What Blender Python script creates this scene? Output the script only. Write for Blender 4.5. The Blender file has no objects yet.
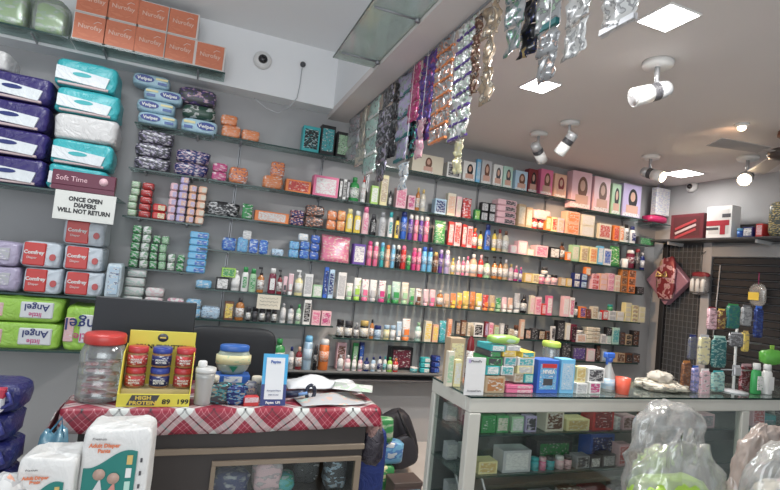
import bpy, math, random
from mathutils import Vector, Matrix, noise
random.seed(7)
S = bpy.context.scene
COL = S.collection
# ---------------------------------------------------------------- camera
FPX, YAW, PITCH, ROLL = 500.0, math.radians(20.95), math.radians(3.2), math.radians(5.77)
EYE = Vector((0, 0, 1.5))
FW = Vector((math.sin(YAW)*math.cos(PITCH), math.cos(YAW)*math.cos(PITCH), math.sin(PITCH)))
_r = Vector((math.cos(YAW), -math.sin(YAW), 0)); _u = _r.cross(FW)
RT = _r*math.cos(ROLL) + _u*math.sin(ROLL)
UP = -_r*math.sin(ROLL) + _u*math.cos(ROLL)
cd = bpy.data.cameras.new('camera'); cam = bpy.data.objects.new('camera', cd); COL.objects.link(cam)
cd.lens = FPX/780*36; cd.sensor_width = 36; cd.clip_start = .05
m4 = Matrix((RT, UP, -FW)).transposed().to_4x4(); m4.translation = EYE
cam.matrix_world = m4
S.camera = cam
S.view_settings.view_transform = 'Standard'; S.view_settings.look = 'None'
S.view_settings.gamma = 1; S.view_settings.use_curve_mapping = False
S.view_settings.exposure = 0.0
S.cycles.transparent_max_bounces = 24
# ---------------------------------------------------------------- world: daylight of the street in front of the open shop
w = bpy.data.worlds.new('street_daylight'); S.world = w; w.use_nodes = True
w.node_tree.nodes['Background'].inputs[0].default_value = (.86, .93, 1, 1)
w.node_tree.nodes['Background'].inputs[1].default_value = 0.62
def area(name, loc, size, power, color, rot=(0, 0, 0), sy=None):
    l = bpy.data.lights.new(name, 'AREA'); l.energy = power; l.color = color; l.size = size
    if sy: l.shape = 'RECTANGLE'; l.size_y = sy
    o = bpy.data.objects.new(name, l); COL.objects.link(o); o.location = loc; o.rotation_euler = rot
    return o
area('shopfront_daylight', (-.6, -1.6, 2.0), 3.6, 72, (.95, .97, 1), (math.radians(88), 0, 0), 2.2)
area('upper_wall_fill', (-.9, 2.75, 3.22), 1.3, 50, (.95, .98, 1), (math.radians(-12), math.radians(8), 0), .12)  # unseen lamp, added to brighten the upper left wall
def spot(name, loc, target, power, color, ang, blend=.5, rad=.03):
    l = bpy.data.lights.new(name, 'SPOT'); l.energy = power; l.color = color; l.spot_size = math.radians(ang)
    l.spot_blend = blend; l.shadow_soft_size = rad
    o = bpy.data.objects.new(name, l); COL.objects.link(o); o.location = loc
    o.rotation_euler = (Vector(target)-Vector(loc)).to_track_quat('-Z', 'Y').to_euler()
    return o
WARM = (1, .64, .38)
# ---------------------------------------------------------------- photo-to-place helpers (every plane has its own real depth)
def ray(px, py): return FW*FPX + RT*(px-390) - UP*(py-245)
def WY(px, py, Y): d = ray(px, py); return EYE + d*(Y/d.y)
def WX(px, py, X): d = ray(px, py); return EYE + d*(X/d.x)
def WZ(px, py, Z): d = ray(px, py); return EYE + d*((Z-1.5)/d.z)
def XatZ(px, Y, z):           # X so that (X,Y,z) shows in column px
    k = (px-390)/FPX; zz = z-1.5
    return (k*(FW.y*Y+FW.z*zz) - (RT.y*Y+RT.z*zz)) / (RT.x - k*FW.x)
def mpp(X, Y, z): return (Vector((X, Y, z))-EYE).dot(FW)/FPX
# ---------------------------------------------------------------- colours and materials
C = dict(white=(.78,.78,.76), cream=(.72,.66,.52), black=(.015,.015,.018), grey=(.3,.31,.33), lgrey=(.5,.51,.53), dgrey=(.07,.07,.08),
 red=(.62,.03,.03), dred=(.25,.02,.03), pink=(.8,.16,.32), lpink=(.82,.5,.55), magenta=(.6,.04,.22), orange=(.85,.22,.03), peach=(.8,.45,.3),
 yellow=(.85,.62,.04), lyellow=(.8,.72,.35), lime=(.35,.65,.06), green=(.03,.32,.08), lgreen=(.35,.6,.35), mint=(.45,.7,.6), teal=(.02,.42,.45),
 sky=(.15,.5,.8), lblue=(.45,.65,.82), blue=(.03,.14,.6), navy=(.015,.03,.17), purple=(.13,.06,.35), lilac=(.5,.42,.68), brown=(.16,.06,.03),
 amber=(.5,.18,.03), tan=(.5,.36,.22), gold=(.65,.45,.12), silver=(.6,.6,.62), maroon=(.2,.02,.05), clear=(.8,.82,.8), foil=(.42,.43,.44), dteal=(.01,.16,.17), smoke=(.16,.16,.17))
MC = {}
def new_mat(name):
    m = bpy.data.materials.new(name); m.use_nodes = True
    return m, m.node_tree, m.node_tree.nodes['Principled BSDF']
def col(c):
    c = C[c] if isinstance(c, str) else c; l = .3*c[0]+.59*c[1]+.11*c[2]
    return tuple((v*.9+l*.1)*.92 for v in c)
def mat(c, rough=.45, metal=0, name=None):
    k = ('p', c, rough, metal)
    if k in MC: return MC[k]
    m, t, b = new_mat(name or 'paint_%s' % (c if isinstance(c, str) else 'mix'))
    b.inputs['Roughness'].default_value = rough; b.inputs['Metallic'].default_value = metal
    n = t.nodes.new('ShaderNodeTexNoise'); n.inputs['Scale'].default_value = 9; n.inputs['Detail'].default_value = 3
    tc = t.nodes.new('ShaderNodeTexCoord'); t.links.new(tc.outputs['Object'], n.inputs['Vector'])
    mx = t.nodes.new('ShaderNodeMix'); mx.data_type = 'RGBA'; c3 = col(c)
    mx.inputs[6].default_value = (*[v*.92 for v in c3], 1); mx.inputs[7].default_value = (*[min(1, v*1.06) for v in c3], 1)
    t.links.new(n.outputs['Fac'], mx.inputs[0]); t.links.new(mx.outputs[2], b.inputs['Base Color'])
    MC[k] = m; return m
def film(c, rough=.3, sc=11, st=.55):
    k = ('f', c, rough, sc)
    if k in MC: return MC[k]
    m, t, b = new_mat('crinkled_film'); b.inputs['Base Color'].default_value = (*col(c), 1); b.inputs['Roughness'].default_value = rough
    tc = t.nodes.new('ShaderNodeTexCoord'); n = t.nodes.new('ShaderNodeTexNoise'); n.inputs['Scale'].default_value = sc; n.inputs['Detail'].default_value = 5; n.inputs['Distortion'].default_value = 1.6
    bp = t.nodes.new('ShaderNodeBump'); bp.inputs['Strength'].default_value = st; bp.inputs['Distance'].default_value = .03
    t.links.new(tc.outputs['Object'], n.inputs['Vector']); t.links.new(n.outputs['Fac'], bp.inputs['Height']); t.links.new(bp.outputs[0], b.inputs['Normal'])
    MC[k] = m; return m
def printed(c1, c2, c3=None, sc=45, rough=.35, metal=0, stretch=(1, 1, 2.4)):
    k = ('pr', c1, c2, c3, sc, rough, metal, stretch)
    if k in MC: return MC[k]
    m, t, b = new_mat('printed_pack')
    b.inputs['Roughness'].default_value = rough; b.inputs['Metallic'].default_value = metal
    tc = t.nodes.new('ShaderNodeTexCoord'); mp = t.nodes.new('ShaderNodeMapping')
    mp.inputs['Location'].default_value = [random.uniform(0, 9) for _ in range(3)]; mp.inputs['Scale'].default_value = stretch
    stretch = (.55, 1, 3.0) if sc >= 40 else stretch
    sc = sc*1.1 if sc >= 40 else sc*1.5 if sc >= 18 else sc*1.25
    l_ = lambda a, b, q: tuple(a[i]*(1-q)+b[i]*q for i in range(3))
    c1 = col(c1); c2 = l_(col(c2), c1, .35); c3 = l_(col(c3), c1, .25) if c3 else None
    v = t.nodes.new('ShaderNodeTexNoise'); v.inputs['Scale'].default_value = sc*.8; v.inputs['Detail'].default_value = 1.5
    r = t.nodes.new('ShaderNodeValToRGB'); r.color_ramp.interpolation = 'CONSTANT'
    t.links.new(tc.outputs['Object'], mp.inputs[0]); t.links.new(mp.outputs[0], v.inputs['Vector'])
    t.links.new(v.outputs['Fac'], r.inputs[0]); t.links.new(r.outputs[0], b.inputs['Base Color'])
    e = r.color_ramp.elements; e[0].color = (*col(c1), 1); e[0].position = 0; e[1].color = (*col(c2), 1); e[1].position = .53
    if c3: x = e.new(.62); x.color = (*col(c3), 1)
    MC[k] = m; return m
def glassy(name, tint, gloss=.12, rough=.05, alpha=0.0, body=(.8, .8, .8)):
    k = ('g', name)
    if k in MC: return MC[k]
    m = bpy.data.materials.new(name); m.use_nodes = True; t = m.node_tree; t.nodes.clear()
    o = t.nodes.new('ShaderNodeOutputMaterial'); tr = t.nodes.new('ShaderNodeBsdfTransparent'); tr.inputs[0].default_value = (*tint, 1)
    g = t.nodes.new('ShaderNodeBsdfGlossy'); g.inputs['Roughness'].default_value = rough; g.inputs[0].default_value = (.9, .95, .95, 1)
    mx = t.nodes.new('ShaderNodeMixShader'); fr = t.nodes.new('ShaderNodeLayerWeight'); fr.inputs[0].default_value = .25
    mu = t.nodes.new('ShaderNodeMath'); mu.operation = 'MULTIPLY_ADD'; mu.inputs[1].default_value = gloss*3; mu.inputs[2].default_value = gloss*.5; mu.use_clamp = True
    t.links.new(fr.outputs['Fresnel'], mu.inputs[0]); t.links.new(mu.outputs[0], mx.inputs[0])
    t.links.new(tr.outputs[0], mx.inputs[1]); t.links.new(g.outputs[0], mx.inputs[2]); last = mx.outputs[0]
    if alpha > 0:
        d = t.nodes.new('ShaderNodeBsdfDiffuse'); d.inputs[0].default_value = (*body, 1)
        m2 = t.nodes.new('ShaderNodeMixShader'); m2.inputs[0].default_value = alpha
        t.links.new(last, m2.inputs[1]); t.links.new(d.outputs[0], m2.inputs[2]); last = m2.outputs[0]
    t.links.new(last, o.inputs[0]); MC[k] = m; return m
def emit(name, c, s):
    m = bpy.data.materials.new(name); m.use_nodes = True; b = m.node_tree.nodes['Principled BSDF']
    b.inputs['Emission Color'].default_value = (*c, 1); b.inputs['Emission Strength'].default_value = s; return m
GLASS = glassy('shelf_glass', (.78, .86, .84), .16, .05, .10, (.4, .44, .43))
PANE = glassy('showcase_glass', (.93, .96, .95), .07)
EDGE = mat((.02, .06, .055), .2)
PLASTIC = glassy('clear_plastic', (.92, .93, .93), .25, .15, .10)
BAGM = glassy('thin_bag_plastic', (.95, .95, .94), .30, .18, .28, (.62, .61, .59))
def wallmat(name, c, rough=.8, sc=2.5, amt=.10):
    m, t, b = new_mat(name); b.inputs['Roughness'].default_value = rough
    tc = t.nodes.new('ShaderNodeTexCoord'); n = t.nodes.new('ShaderNodeTexNoise'); n.inputs['Scale'].default_value = sc; n.inputs['Detail'].default_value = 6
    t.links.new(tc.outputs['Object'], n.inputs['Vector'])
    mx = t.nodes.new('ShaderNodeMix'); mx.data_type = 'RGBA'
    mx.inputs[6].default_value = (*[v*(1-amt) for v in c], 1); mx.inputs[7].default_value = (*[min(1, v*(1+amt)) for v in c], 1)
    t.links.new(n.outputs['Fac'], mx.inputs[0]); t.links.new(mx.outputs[2], b.inputs['Base Color'])
    return m
# ---------------------------------------------------------------- mesh helpers
class MB:
    def __init__(s): s.v = []; s.f = []; s.sm = []
    def add(s, vs, fs, smooth=False):
        o = len(s.v); s.v += [tuple(v) for v in vs]; s.f += [tuple(i+o for i in f) for f in fs]; s.sm += [smooth]*len(fs); return s
    def box(s, x0, x1, y0, y1, z0, z1, bev=0):
        b = min(bev, (x1-x0)*.45, (y1-y0)*.45, (z1-z0)*.45)
        if b <= 0:
            vs = [(x, y, z) for x in (x0, x1) for y in (y0, y1) for z in (z0, z1)]
            return s.add(vs, [(0,1,3,2),(4,6,7,5),(0,4,5,1),(2,3,7,6),(0,2,6,4),(1,5,7,3)])
        # chamfered box: 24 vertices
        vs = []; idx = {}
        for i, x in enumerate((x0, x1)):
            for j, y in enumerate((y0, y1)):
                for k, z in enumerate((z0, z1)):
                    sx = b if i == 0 else -b; sy = b if j == 0 else -b; sz = b if k == 0 else -b
                    idx[i,j,k,0] = len(vs); vs.append((x, y+sy, z+sz))
                    idx[i,j,k,1] = len(vs); vs.append((x+sx, y, z+sz))
                    idx[i,j,k,2] = len(vs); vs.append((x+sx, y+sy, z))
        fs = []
        for i in (0, 1):
            q = [idx[i,0,0,0], idx[i,0,1,0], idx[i,1,1,0], idx[i,1,0,0]]; fs.append(q if i == 0 else q[::-1])
            q = [idx[0,i,0,1], idx[1,i,0,1], idx[1,i,1,1], idx[0,i,1,1]]; fs.append(q if i == 0 else q[::-1])
            q = [idx[0,0,i,2], idx[0,1,i,2], idx[1,1,i,2], idx[1,0,i,2]]; fs.append(q if i == 0 else q[::-1])
        for a in (0, 1):
            for c in (0, 1):
                q = [idx[a,c,0,0], idx[a,c,0,1], idx[a,c,1,1], idx[a,c,1,0]]; fs.append(q if a != c else q[::-1])
                q = [idx[a,0,c,0], idx[a,0,c,2], idx[a,1,c,2], idx[a,1,c,0]]; fs.append(q if a == c else q[::-1])
                q = [idx[0,a,c,1], idx[0,a,c,2], idx[1,a,c,2], idx[1,a,c,1]]; fs.append(q if a != c else q[::-1])
        for i in (0, 1):
            for j in (0, 1):
                for k in (0, 1):
                    q = [idx[i,j,k,0], idx[i,j,k,1], idx[i,j,k,2]]; fs.append(q if (i+j+k) % 2 == 0 else q[::-1])
        return s.add(vs, fs)
    def lathe(s, prof, n=16, c=(0, 0, 0), sx=1, sy=1):
        vs = []; fs = []
        for r, z in prof:
            for k in range(n):
                a = 2*math.pi*k/n; vs.append((c[0]+r*sx*math.cos(a), c[1]+r*sy*math.sin(a), c[2]+z))
        for i in range(len(prof)-1):
            for k in range(n):
                a = i*n+k; b = i*n+(k+1) % n; fs.append((a, b, b+n, a+n))
        fs.append(tuple(range(n))[::-1]); fs.append(tuple((len(prof)-1)*n+k for k in range(n)))
        return s.add(vs, fs, True)
    def tube(s, pts, r, n=8, r2=None):
        pts = [Vector(p) for p in pts]; vs = []; fs = []
        for i, p in enumerate(pts):
            d = (pts[min(i+1, len(pts)-1)]-pts[max(i-1, 0)]).normalized()
            a = d.orthogonal().normalized(); b = d.cross(a)
            rr = r if r2 is None else r+(r2-r)*i/(len(pts)-1)
            for k in range(n):
                t = 2*math.pi*k/n; vs.append(p+a*rr*math.cos(t)+b*rr*math.sin(t))
        for i in range(len(pts)-1):
            for k in range(n):
                a = i*n+k; b = i*n+(k+1) % n; fs.append((a, b, b+n, a+n))
        fs.append(tuple(range(n))[::-1]); fs.append(tuple((len(pts)-1)*n+k for k in range(n)))
        return s.add(vs, fs, True)
    def puff(s, x0, x1, y0, y1, z0, z1, e=.45, nu=10, nv=8, wr=0, seed=0, fl=0):
        # superellipsoid soft pack; fl flattens the bottom
        cx, cy, cz = (x0+x1)/2, (y0+y1)/2, (z0+z1)/2; a, b, c = (x1-x0)/2, (y1-y0)/2, (z1-z0)/2
        P = lambda w_: math.copysign(abs(w_)**e, w_)
        vs = []; fs = []; nu2 = nu*2
        for i in range(nv+1):
            ph = -math.pi/2+math.pi*i/nv
            for j in range(nu2):
                th = 2*math.pi*(j+.5)/nu2
                q = Vector((P(math.cos(ph))*P(math.cos(th)), P(math.cos(ph))*P(math.sin(th)), P(math.sin(ph))))
                if wr:
                    nn = noise.noise_vector(q*1.9+Vector((seed*3.1, seed, 0)))*wr + noise.noise_vector(q*5+Vector((seed, 0, 7)))*wr*.4
                    q = Vector((q.x+nn.x, q.y+nn.y, max(-1, q.z+nn.z) if q.z > -.95 else q.z))
                vs.append((cx+a*q.x, cy+b*q.y, max(z0, cz+c*q.z)))
        for i in range(nv):
            for j in range(nu2):
                k = i*nu2+j; l = i*nu2+(j+1) % nu2; fs.append((k, l, l+nu2, k+nu2))
        return s.add(vs, fs, True)
    def build(s, name, m, parent=None, loc=None, rot=None):
        me = bpy.data.meshes.new(name); me.from_pydata(s.v, [], s.f)
        me.polygons.foreach_set('use_smooth', s.sm); me.validate(); me.update()
        me.materials.append(m); o = bpy.data.objects.new(name, me); COL.objects.link(o)
        if parent: o.parent = parent
        if loc is not None: o.location = loc
        if rot is not None: o.rotation_euler = rot
        return o
def box(name, m, x0, x1, y0, y1, z0, z1, bev=0, parent=None): return MB().box(x0, x1, y0, y1, z0, z1, bev).build(name, m, parent)
def struct(o, n=None): o['kind'] = 'structure'; return o
def thing(name, label, cat, loc=(0, 0, 0), rz=0, group=None):
    o = bpy.data.objects.new(name, None); COL.objects.link(o); o.location = loc; o.rotation_euler = (0, 0, rz)
    o.empty_display_size = .05; o['label'] = label; o['category'] = cat
    if group: o['group'] = group
    return o
def tag(o, label, cat, group=None):
    o['label'] = label; o['category'] = cat
    if group: o['group'] = group
    return o
def text(s, size, m, parent, loc, rot=(math.pi/2, 0, 0), ext=.0006, sx=1, bold=0, name='lettering'):
    cu = bpy.data.curves.new('t', 'FONT'); cu.body = s; cu.size = size; cu.align_x = 'CENTER'; cu.align_y = 'CENTER'
    cu.extrude = ext; cu.offset = bold; cu.space_line = 1.0; cu.resolution_u = 2
    o = bpy.data.objects.new('t', cu); COL.objects.link(o)
    dg = bpy.context.evaluated_depsgraph_get(); me = bpy.data.meshes.new_from_object(o.evaluated_get(dg))
    bpy.data.objects.remove(o); me.materials.clear(); me.materials.append(m)
    q = bpy.data.objects.new(name, me); COL.objects.link(q); q.parent = parent; q.location = loc; q.rotation_euler = rot; q.scale = (sx, 1, 1)
    return q
# ---------------------------------------------------------------- product builders: each returns the thing standing at its base, front towards -Y
NAMES = {}
def k_box(r, w_, h, d, c1, c2):
    box('carton', mat(c1, .4), -w_/2, w_/2, 0, d, 0, h, .0012, r)
    box('label', printed(c2, c1, 'white' if c1 != 'white' else 'grey', 60), -w_*.4, w_*.4, -.0012, .0002, h*.12, h*.88, 0, r)
def k_face(r, w_, h, d, c1, c2):   # hair colour box with a printed face
    box('carton', mat(c1, .4), -w_/2, w_/2, 0, d, 0, h, .0012, r)
    ww = w_; w_ = min(w_, h*.8)
    def disc(cx, cz, rx, rz, y, m, nm):
        vs = [(cx+rx*math.cos(a*math.pi/10), y, cz+rz*math.sin(a*math.pi/10)) for a in range(20)]; vs += [(x, y+.0014, z) for x, _, z in vs]
        MB().add(vs, [tuple(range(20))]+[(i, (i+1) % 20, (i+1) % 20+20, i+20) for i in range(20)]).build(nm, m, r)
    disc(w_*.05, h*.56, w_*.25, h*.31, -.0010, mat(c2, .5), 'printed_hair')
    disc(w_*.04, h*.62, w_*.13, h*.15, -.0020, mat((.62, .36, .26), .5), 'printed_face')
    box('printed_shoulders', mat((.6, .35, .27), .5), -w_*.3, w_*.36, -.0015, .0002, h*.12, h*.36, .0, r)
    box('title_band', printed('white', c1, c2, 80), -w_*.45, w_*.45, -.0012, .0002, h*.02, h*.12, 0, r)
def k_can(r, w_, h, d, c1, c2):
    q = w_/2; MB().lathe([(q*.92, 0), (q, .004), (q, h*.78), (q*.86, h*.82), (q*.6, h*.825)], 16, (0, q, 0)).build('can_body', mat(c1, .25, .25), r)
    MB().lathe([(q*.84, h*.80), (q*.84, h*.95), (q*.62, h), (q*.2, h)], 16, (0, q, 0)).build('cap', mat(c2, .35), r)
    MB().lathe([(q*1.01, h*.28), (q*1.01, h*.62)], 16, (0, q, 0)).build('label', printed(c1, 'white', c2, 70, .3), r)
def k_bot(r, w_, h, d, c1, c2):
    q = w_/2; MB().lathe([(q*.85, 0), (q, .005), (q, h*.62), (q*.8, h*.74), (q*.36, h*.80), (q*.36, h*.86)], 16, (0, q, 0), 1, .8).build('bottle_body', mat(c1, .25), r)
    MB().lathe([(q*.46, h*.82), (q*.46, h*.985), (q*.38, h)], 12, (0, q, 0)).build('cap', mat(c2, .4), r)
    MB().lathe([(q*1.015, h*.14), (q*1.015, h*.55)], 16, (0, q, 0), 1, .8).build('label', printed('white' if c1 != 'white' else c2, c1, c2, 65, .4), r)
def k_sho(r, w_, h, d, c1, c2):    # shampoo bottle: oval with broad cap
    q = w_/2; MB().lathe([(q*.9, 0), (q, .006), (q*.97, h*.5), (q*.88, h*.72), (q*.62, h*.80)], 16, (0, q*.7, 0), 1, .6).build('bottle_body', mat(c1, .25), r)
    MB().lathe([(q*.66, h*.79), (q*.66, h*.97), (q*.55, h)], 16, (0, q*.7, 0), 1, .65).build('cap', mat(c2, .3), r)
    box('label', printed(c2, 'white', c1, 70), -q*.6, q*.6, q*.1-.0035, q*.1, h*.15, h*.6, .001, r)
def k_pump(r, w_, h, d, c1, c2):
    q = w_/2; MB().lathe([(q*.9, 0), (q, .006), (q, h*.58), (q*.4, h*.68), (q*.4, h*.72)], 16, (0, q, 0)).build('bottle_body', mat(c1, .2), r)
    b = MB().lathe([(q*.48, h*.70), (q*.48, h*.78), (q*.14, h*.79), (q*.14, h*.93)], 12, (0, q, 0)); b.box(-q*.9, q*.3, q*.75, q*1.25, h*.92, h, .002)
    b.build('pump_head', mat(c2, .4), r)
    MB().lathe([(q*1.015, h*.12), (q*1.015, h*.5)], 16, (0, q, 0)).build('label', printed('white', c1, c2, 65, .4), r)
def k_tube(r, w_, h, d, c1, c2):
    q = w_/2; n = 16; vs = []; fs = []; L = [(.16, .92, .8), (.35, .97, .72), (.65, 1, .45), (.92, 1, .1), (1, 1, .06)]
    for z, a, b in L:
        for k in range(n):
            t = 2*math.pi*k/n; vs.append((q*a*math.cos(t), q+q*b*math.sin(t), h*z))
    for i in range(len(L)-1):
        for k in range(n): fs.append((i*n+k, i*n+(k+1) % n, (i+1)*n+(k+1) % n, (i+1)*n+k))
    fs += [tuple(range(n))[::-1], tuple((len(L)-1)*n+k for k in range(n))]
    MB().add(vs, fs, True).build('tube_body', printed(c1, c1, 'white' if c1 != 'white' else c2, 40, .3), r)
    MB().lathe([(q*.78, 0), (q*.82, h*.01), (q*.84, h*.17)], 16, (0, q, 0)).build('cap', mat(c2, .4), r)
    box('label', mat(c2, .4), -q*.6, q*.6, q*.33-.004, q*.33+.01, h*.25, h*.52, .001, r)
def k_jar(r, w_, h, d, c1, c2):
    q = w_/2; MB().lathe([(q*.9, 0), (q, .003), (q, h*.68), (q*.85, h*.73)], 18, (0, q, 0)).build('jar_body', mat(c1, .25), r)
    MB().lathe([(q*.97, h*.72), (q*.97, h*.97), (q*.9, h)], 18, (0, q, 0)).build('lid', mat(c2, .35), r)
    MB().lathe([(q*1.012, h*.12), (q*1.012, h*.6)], 18, (0, q, 0)).build('label', printed('white' if c1 in ('black', 'navy') else c1, c2, 'lyellow' if c1 == 'black' else c1, 70), r)
def k_puff(r, w_, h, d, c1, c2):
    MB().puff(-w_/2, w_/2, 0, d, 0, h, .38, 12, 8, .10, w_*90).build('wrapper', printed(c1, c2, 'white' if c1 != 'white' else c2, 35, .28), r)
def k_slab(r, w_, h, d, c1, c2):   # a wrapped soap or small flat pack
    box('wrapper', mat(c1, .3), -w_/2, w_/2, 0, d, 0, h*.96, h*.16, r)
    box('label', printed(c2, c1, 'white' if 'white' not in (c1, c2) else 'lgrey', 55), -w_*.1, w_*.42, -.0012, .0004, h*.16, h*.8, 0, r)
def k_pouch(r, w_, h, d, c1, c2):  # stand-up pouch
    n = 9; vs = []; fs = []
    for i in range(7):
        z = i/6; th = d/2*(1-z)**.6*1.0+.002
        for k in range(n*2):
            t = math.pi*2*k/(n*2); vs.append((w_/2*math.copysign(abs(math.cos(t))**.4, math.cos(t))*(1-.06*math.sin(z*3.1)), d/2+th*math.copysign(abs(math.sin(t))**.8, math.sin(t)), z*h))
    for i in range(6):
        for k in range(n*2): fs.append((i*n*2+k, i*n*2+(k+1) % (n*2), (i+1)*n*2+(k+1) % (n*2), (i+1)*n*2+k))
    fs += [tuple(range(n*2))[::-1], tuple(6*n*2+k for k in range(n*2))]
    MB().add(vs, fs, True).build('pouch_film', printed(c1, c2, 'white', 30, .25), r)
KIND = dict(b=(k_box, 'product_box', 'box'), f=(k_face, 'hair_colour_box', 'box'), c=(k_can, 'spray_can', 'spray can'), t=(k_bot, 'bottle', 'bottle'), s=(k_sho, 'shampoo_bottle', 'bottle'),
 p=(k_pump, 'pump_bottle', 'bottle'), u=(k_tube, 'cream_tube', 'tube'), j=(k_jar, 'cosmetic_jar', 'jar'), q=(k_puff, 'soft_pack', 'pack'), l=(k_slab, 'wrapped_soap', 'soap pack'), o=(k_pouch, 'refill_pouch', 'pouch'))
AUTO = []      # (object, look, place) labels are made single at the end
def item(kind, X, Y, z, w_, h, d, c1, c2, look, place, rz=0, name=None, cat=None, group=None):
    fn, nm, ct = KIND[kind]
    r = thing(name or nm, look, cat or ct, (X, Y, z), rz, group)
    fn(r, w_, h, d, c1, c2); AUTO.append((r, look, place)); return r
CN = dict(lgrey='light grey', dgrey='dark grey', dred='dark red', lpink='pale pink', lyellow='pale yellow', lgreen='pale green', lblue='pale blue', sky='sky blue', clear='clear', lime='lime green', foil='silver')
def cn(c): return CN.get(c, c)
SUF = dict(b='box', f='hair colour box', c='spray can', t='bottle', s='shampoo bottle', p='pump bottle', u='cream tube', j='jar', q='soft pack', l='wrapped soap', o='pouch')
def autolook(k, c1, c2):
    if k in 'ctspuj': j = dict(c='cap', t='cap', s='cap', p='pump', u='cap', j='lid')[k]; return '%s %s with %s %s' % (cn(c1), SUF[k], cn(c2), j)
    if k == 'f': return '%s hair colour box with %s haired face' % (cn(c1), cn(c2))
    return ('%s and %s %s' % (cn(c1), cn(c2), SUF[k])) if c1 != c2 else '%s %s' % (cn(c1), SUF[k])
def row(z, Yf, place, items):
    """items: (kind, px_left, px_right, height_px, colour, colour2 [, dict])"""
    for it in items:
        k, a, b, hp, c1, c2 = it[:6]; o = it[6] if len(it) > 6 else {}
        zz = z + o.get('dz', 0); Y = Yf + o.get('dy', .012)
        X0 = XatZ(a, Y, zz+.05); X1 = XatZ(b, Y, zz+.05); h = hp*1.04*mpp((X0+X1)/2, Y, zz)
        w_ = (X1-X0)*.99
        if k in 'ctpj': d = w_
        elif k in 'bf': d = min(.09, max(.03, w_*.7))
        else: d = min(.12, max(.04, w_*.6))
        if k == 's': d = w_*.7
        n = o.get('n', 1); hh = h/n
        for i in range(n):
            lk = o.get('look') or autolook(k, c1, c2)
            if n > 1: lk += [' at stack bottom', ' at stack top'][i] if n == 2 else (' at stack bottom' if i == 0 else ' at stack top' if i == n-1 else ' at mid stack' if n == 3 else [' second up', ' third up', ' fourth up'][i-1])
            item(k, (X0+X1)/2, Y, zz+hh*i, w_, hh*.985, o.get('d', d), c1, c2, lk, o.get('place', place), o.get('rz', 0), o.get('name'), o.get('cat'), o.get('group') or '%s on one shelf row, %s' % ({'b':'boxes','f':'hair colour boxes','c':'spray cans','t':'bottles','s':'shampoo bottles','p':'pump bottles','u':'cream tubes','j':'jars','q':'soft packs','l':'wrapped soaps','o':'pouches'}[k], place.replace('on ', '')))
# ================================================================ THE ROOM
ZC = 2.76; ZH = 3.27; YW = 4.18; XR = 4.78
WALL = wallmat('grey_wall_paint', (.375, .375, .38)); CEILM = wallmat('ceiling_paint', (.64, .595, .575), .85, 1.2, .05)
WHITEC = wallmat('white_ceiling_paint', (.80, .81, .82), .85, 1.2, .04)
struct(box('wall_back', WALL, -3.2, XR+.1, YW, YW+.1, 0, 3.4))
struct(box('trim_1', WHITEC, -3.2, .91, 4.0, YW, 2.80, ZH))
bpy.data.objects['trim_1']['label'] = 'projecting white wall band above the shelves'
struct(box('ceiling', CEILM, .91, 6.2, -1.6, 4.3, ZC, ZC+.05))
struct(box('ceiling_upper', WHITEC, -3.2, 1.0, -1.6, 4.3, ZH, ZH+.05))
struct(box('trim_2', WHITEC, .91, .97, -1.6, 4.0, ZC+.051, ZH))
FL = wallmat('floor_tile', (.5, .48, .46), .4, 6, .08)
struct(box('floor', FL, -3.2, 6.2, -1.6, 4.3, -.06, 0))
struct(box('wall_right', WALL, XR, XR+.1, -1.6, YW, 0, ZC))
box('wall_upper_band', WHITEC, 0, 0.001, 0, .001, 0, .001) if False else None
# grey pilaster post between grille and shutter, on the right wall
struct(box('trim_3', mat((.42, .42, .43), .5), XR-.05, XR, 3.47, 3.56, 0, 2.14, .004))
struct(box('trim_4', mat((.33, .34, .35), .5), XR-.05, XR, 1.2, 3.47, 1.98, 2.10, .004))
struct(box('trim_5', mat((.02, .02, .022), .5), XR-.06, XR, 3.96, 4.02, 0, 2.13, .004))
# steel wire grille in the doorway
def grille():
    r = thing('wire_grille', 'black steel wire grille panel behind the pink gift box', 'grille', (XR-.03, 3.57, 0))
    box('backing', mat((.05, .055, .06), .6), 0.005, .025, 0, .385, 0, 2.12, 0, r)
    b = MB()
    for i in range(8): b.box(-.006, 0, .02+i*.05, .026+i*.05, 0.02, 2.1)
    for i in range(34): b.box(-.010, -.006, 0, .385, .05+i*.06, .055+i*.06)
    b.build('wire_mesh', mat('grey', .4, .6), r)
grille()
def shutter():
    r = thing('roller_shutter', 'dark grey slatted roller shutter on the right wall', 'shutter', (XR, 1.2, 0))
    b = MB()
    for i in range(28): b.box(-.03, -.004, 0, 2.265, .02+i*.07, .082+i*.07, .008)
    b.build('slats', mat((.022, .023, .026), .5), r)
    box('guide_rail', mat('grey', .4, .5), -.045, -.001, 2.266, 2.27-.0, 0, 1.97, 0, r)
    MB().tube([(-.04, 2.18, 1.90), (-.05, 2.20, 1.2)], .006).build('pull_rod', mat('lgrey', .4), r)
shutter()
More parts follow.
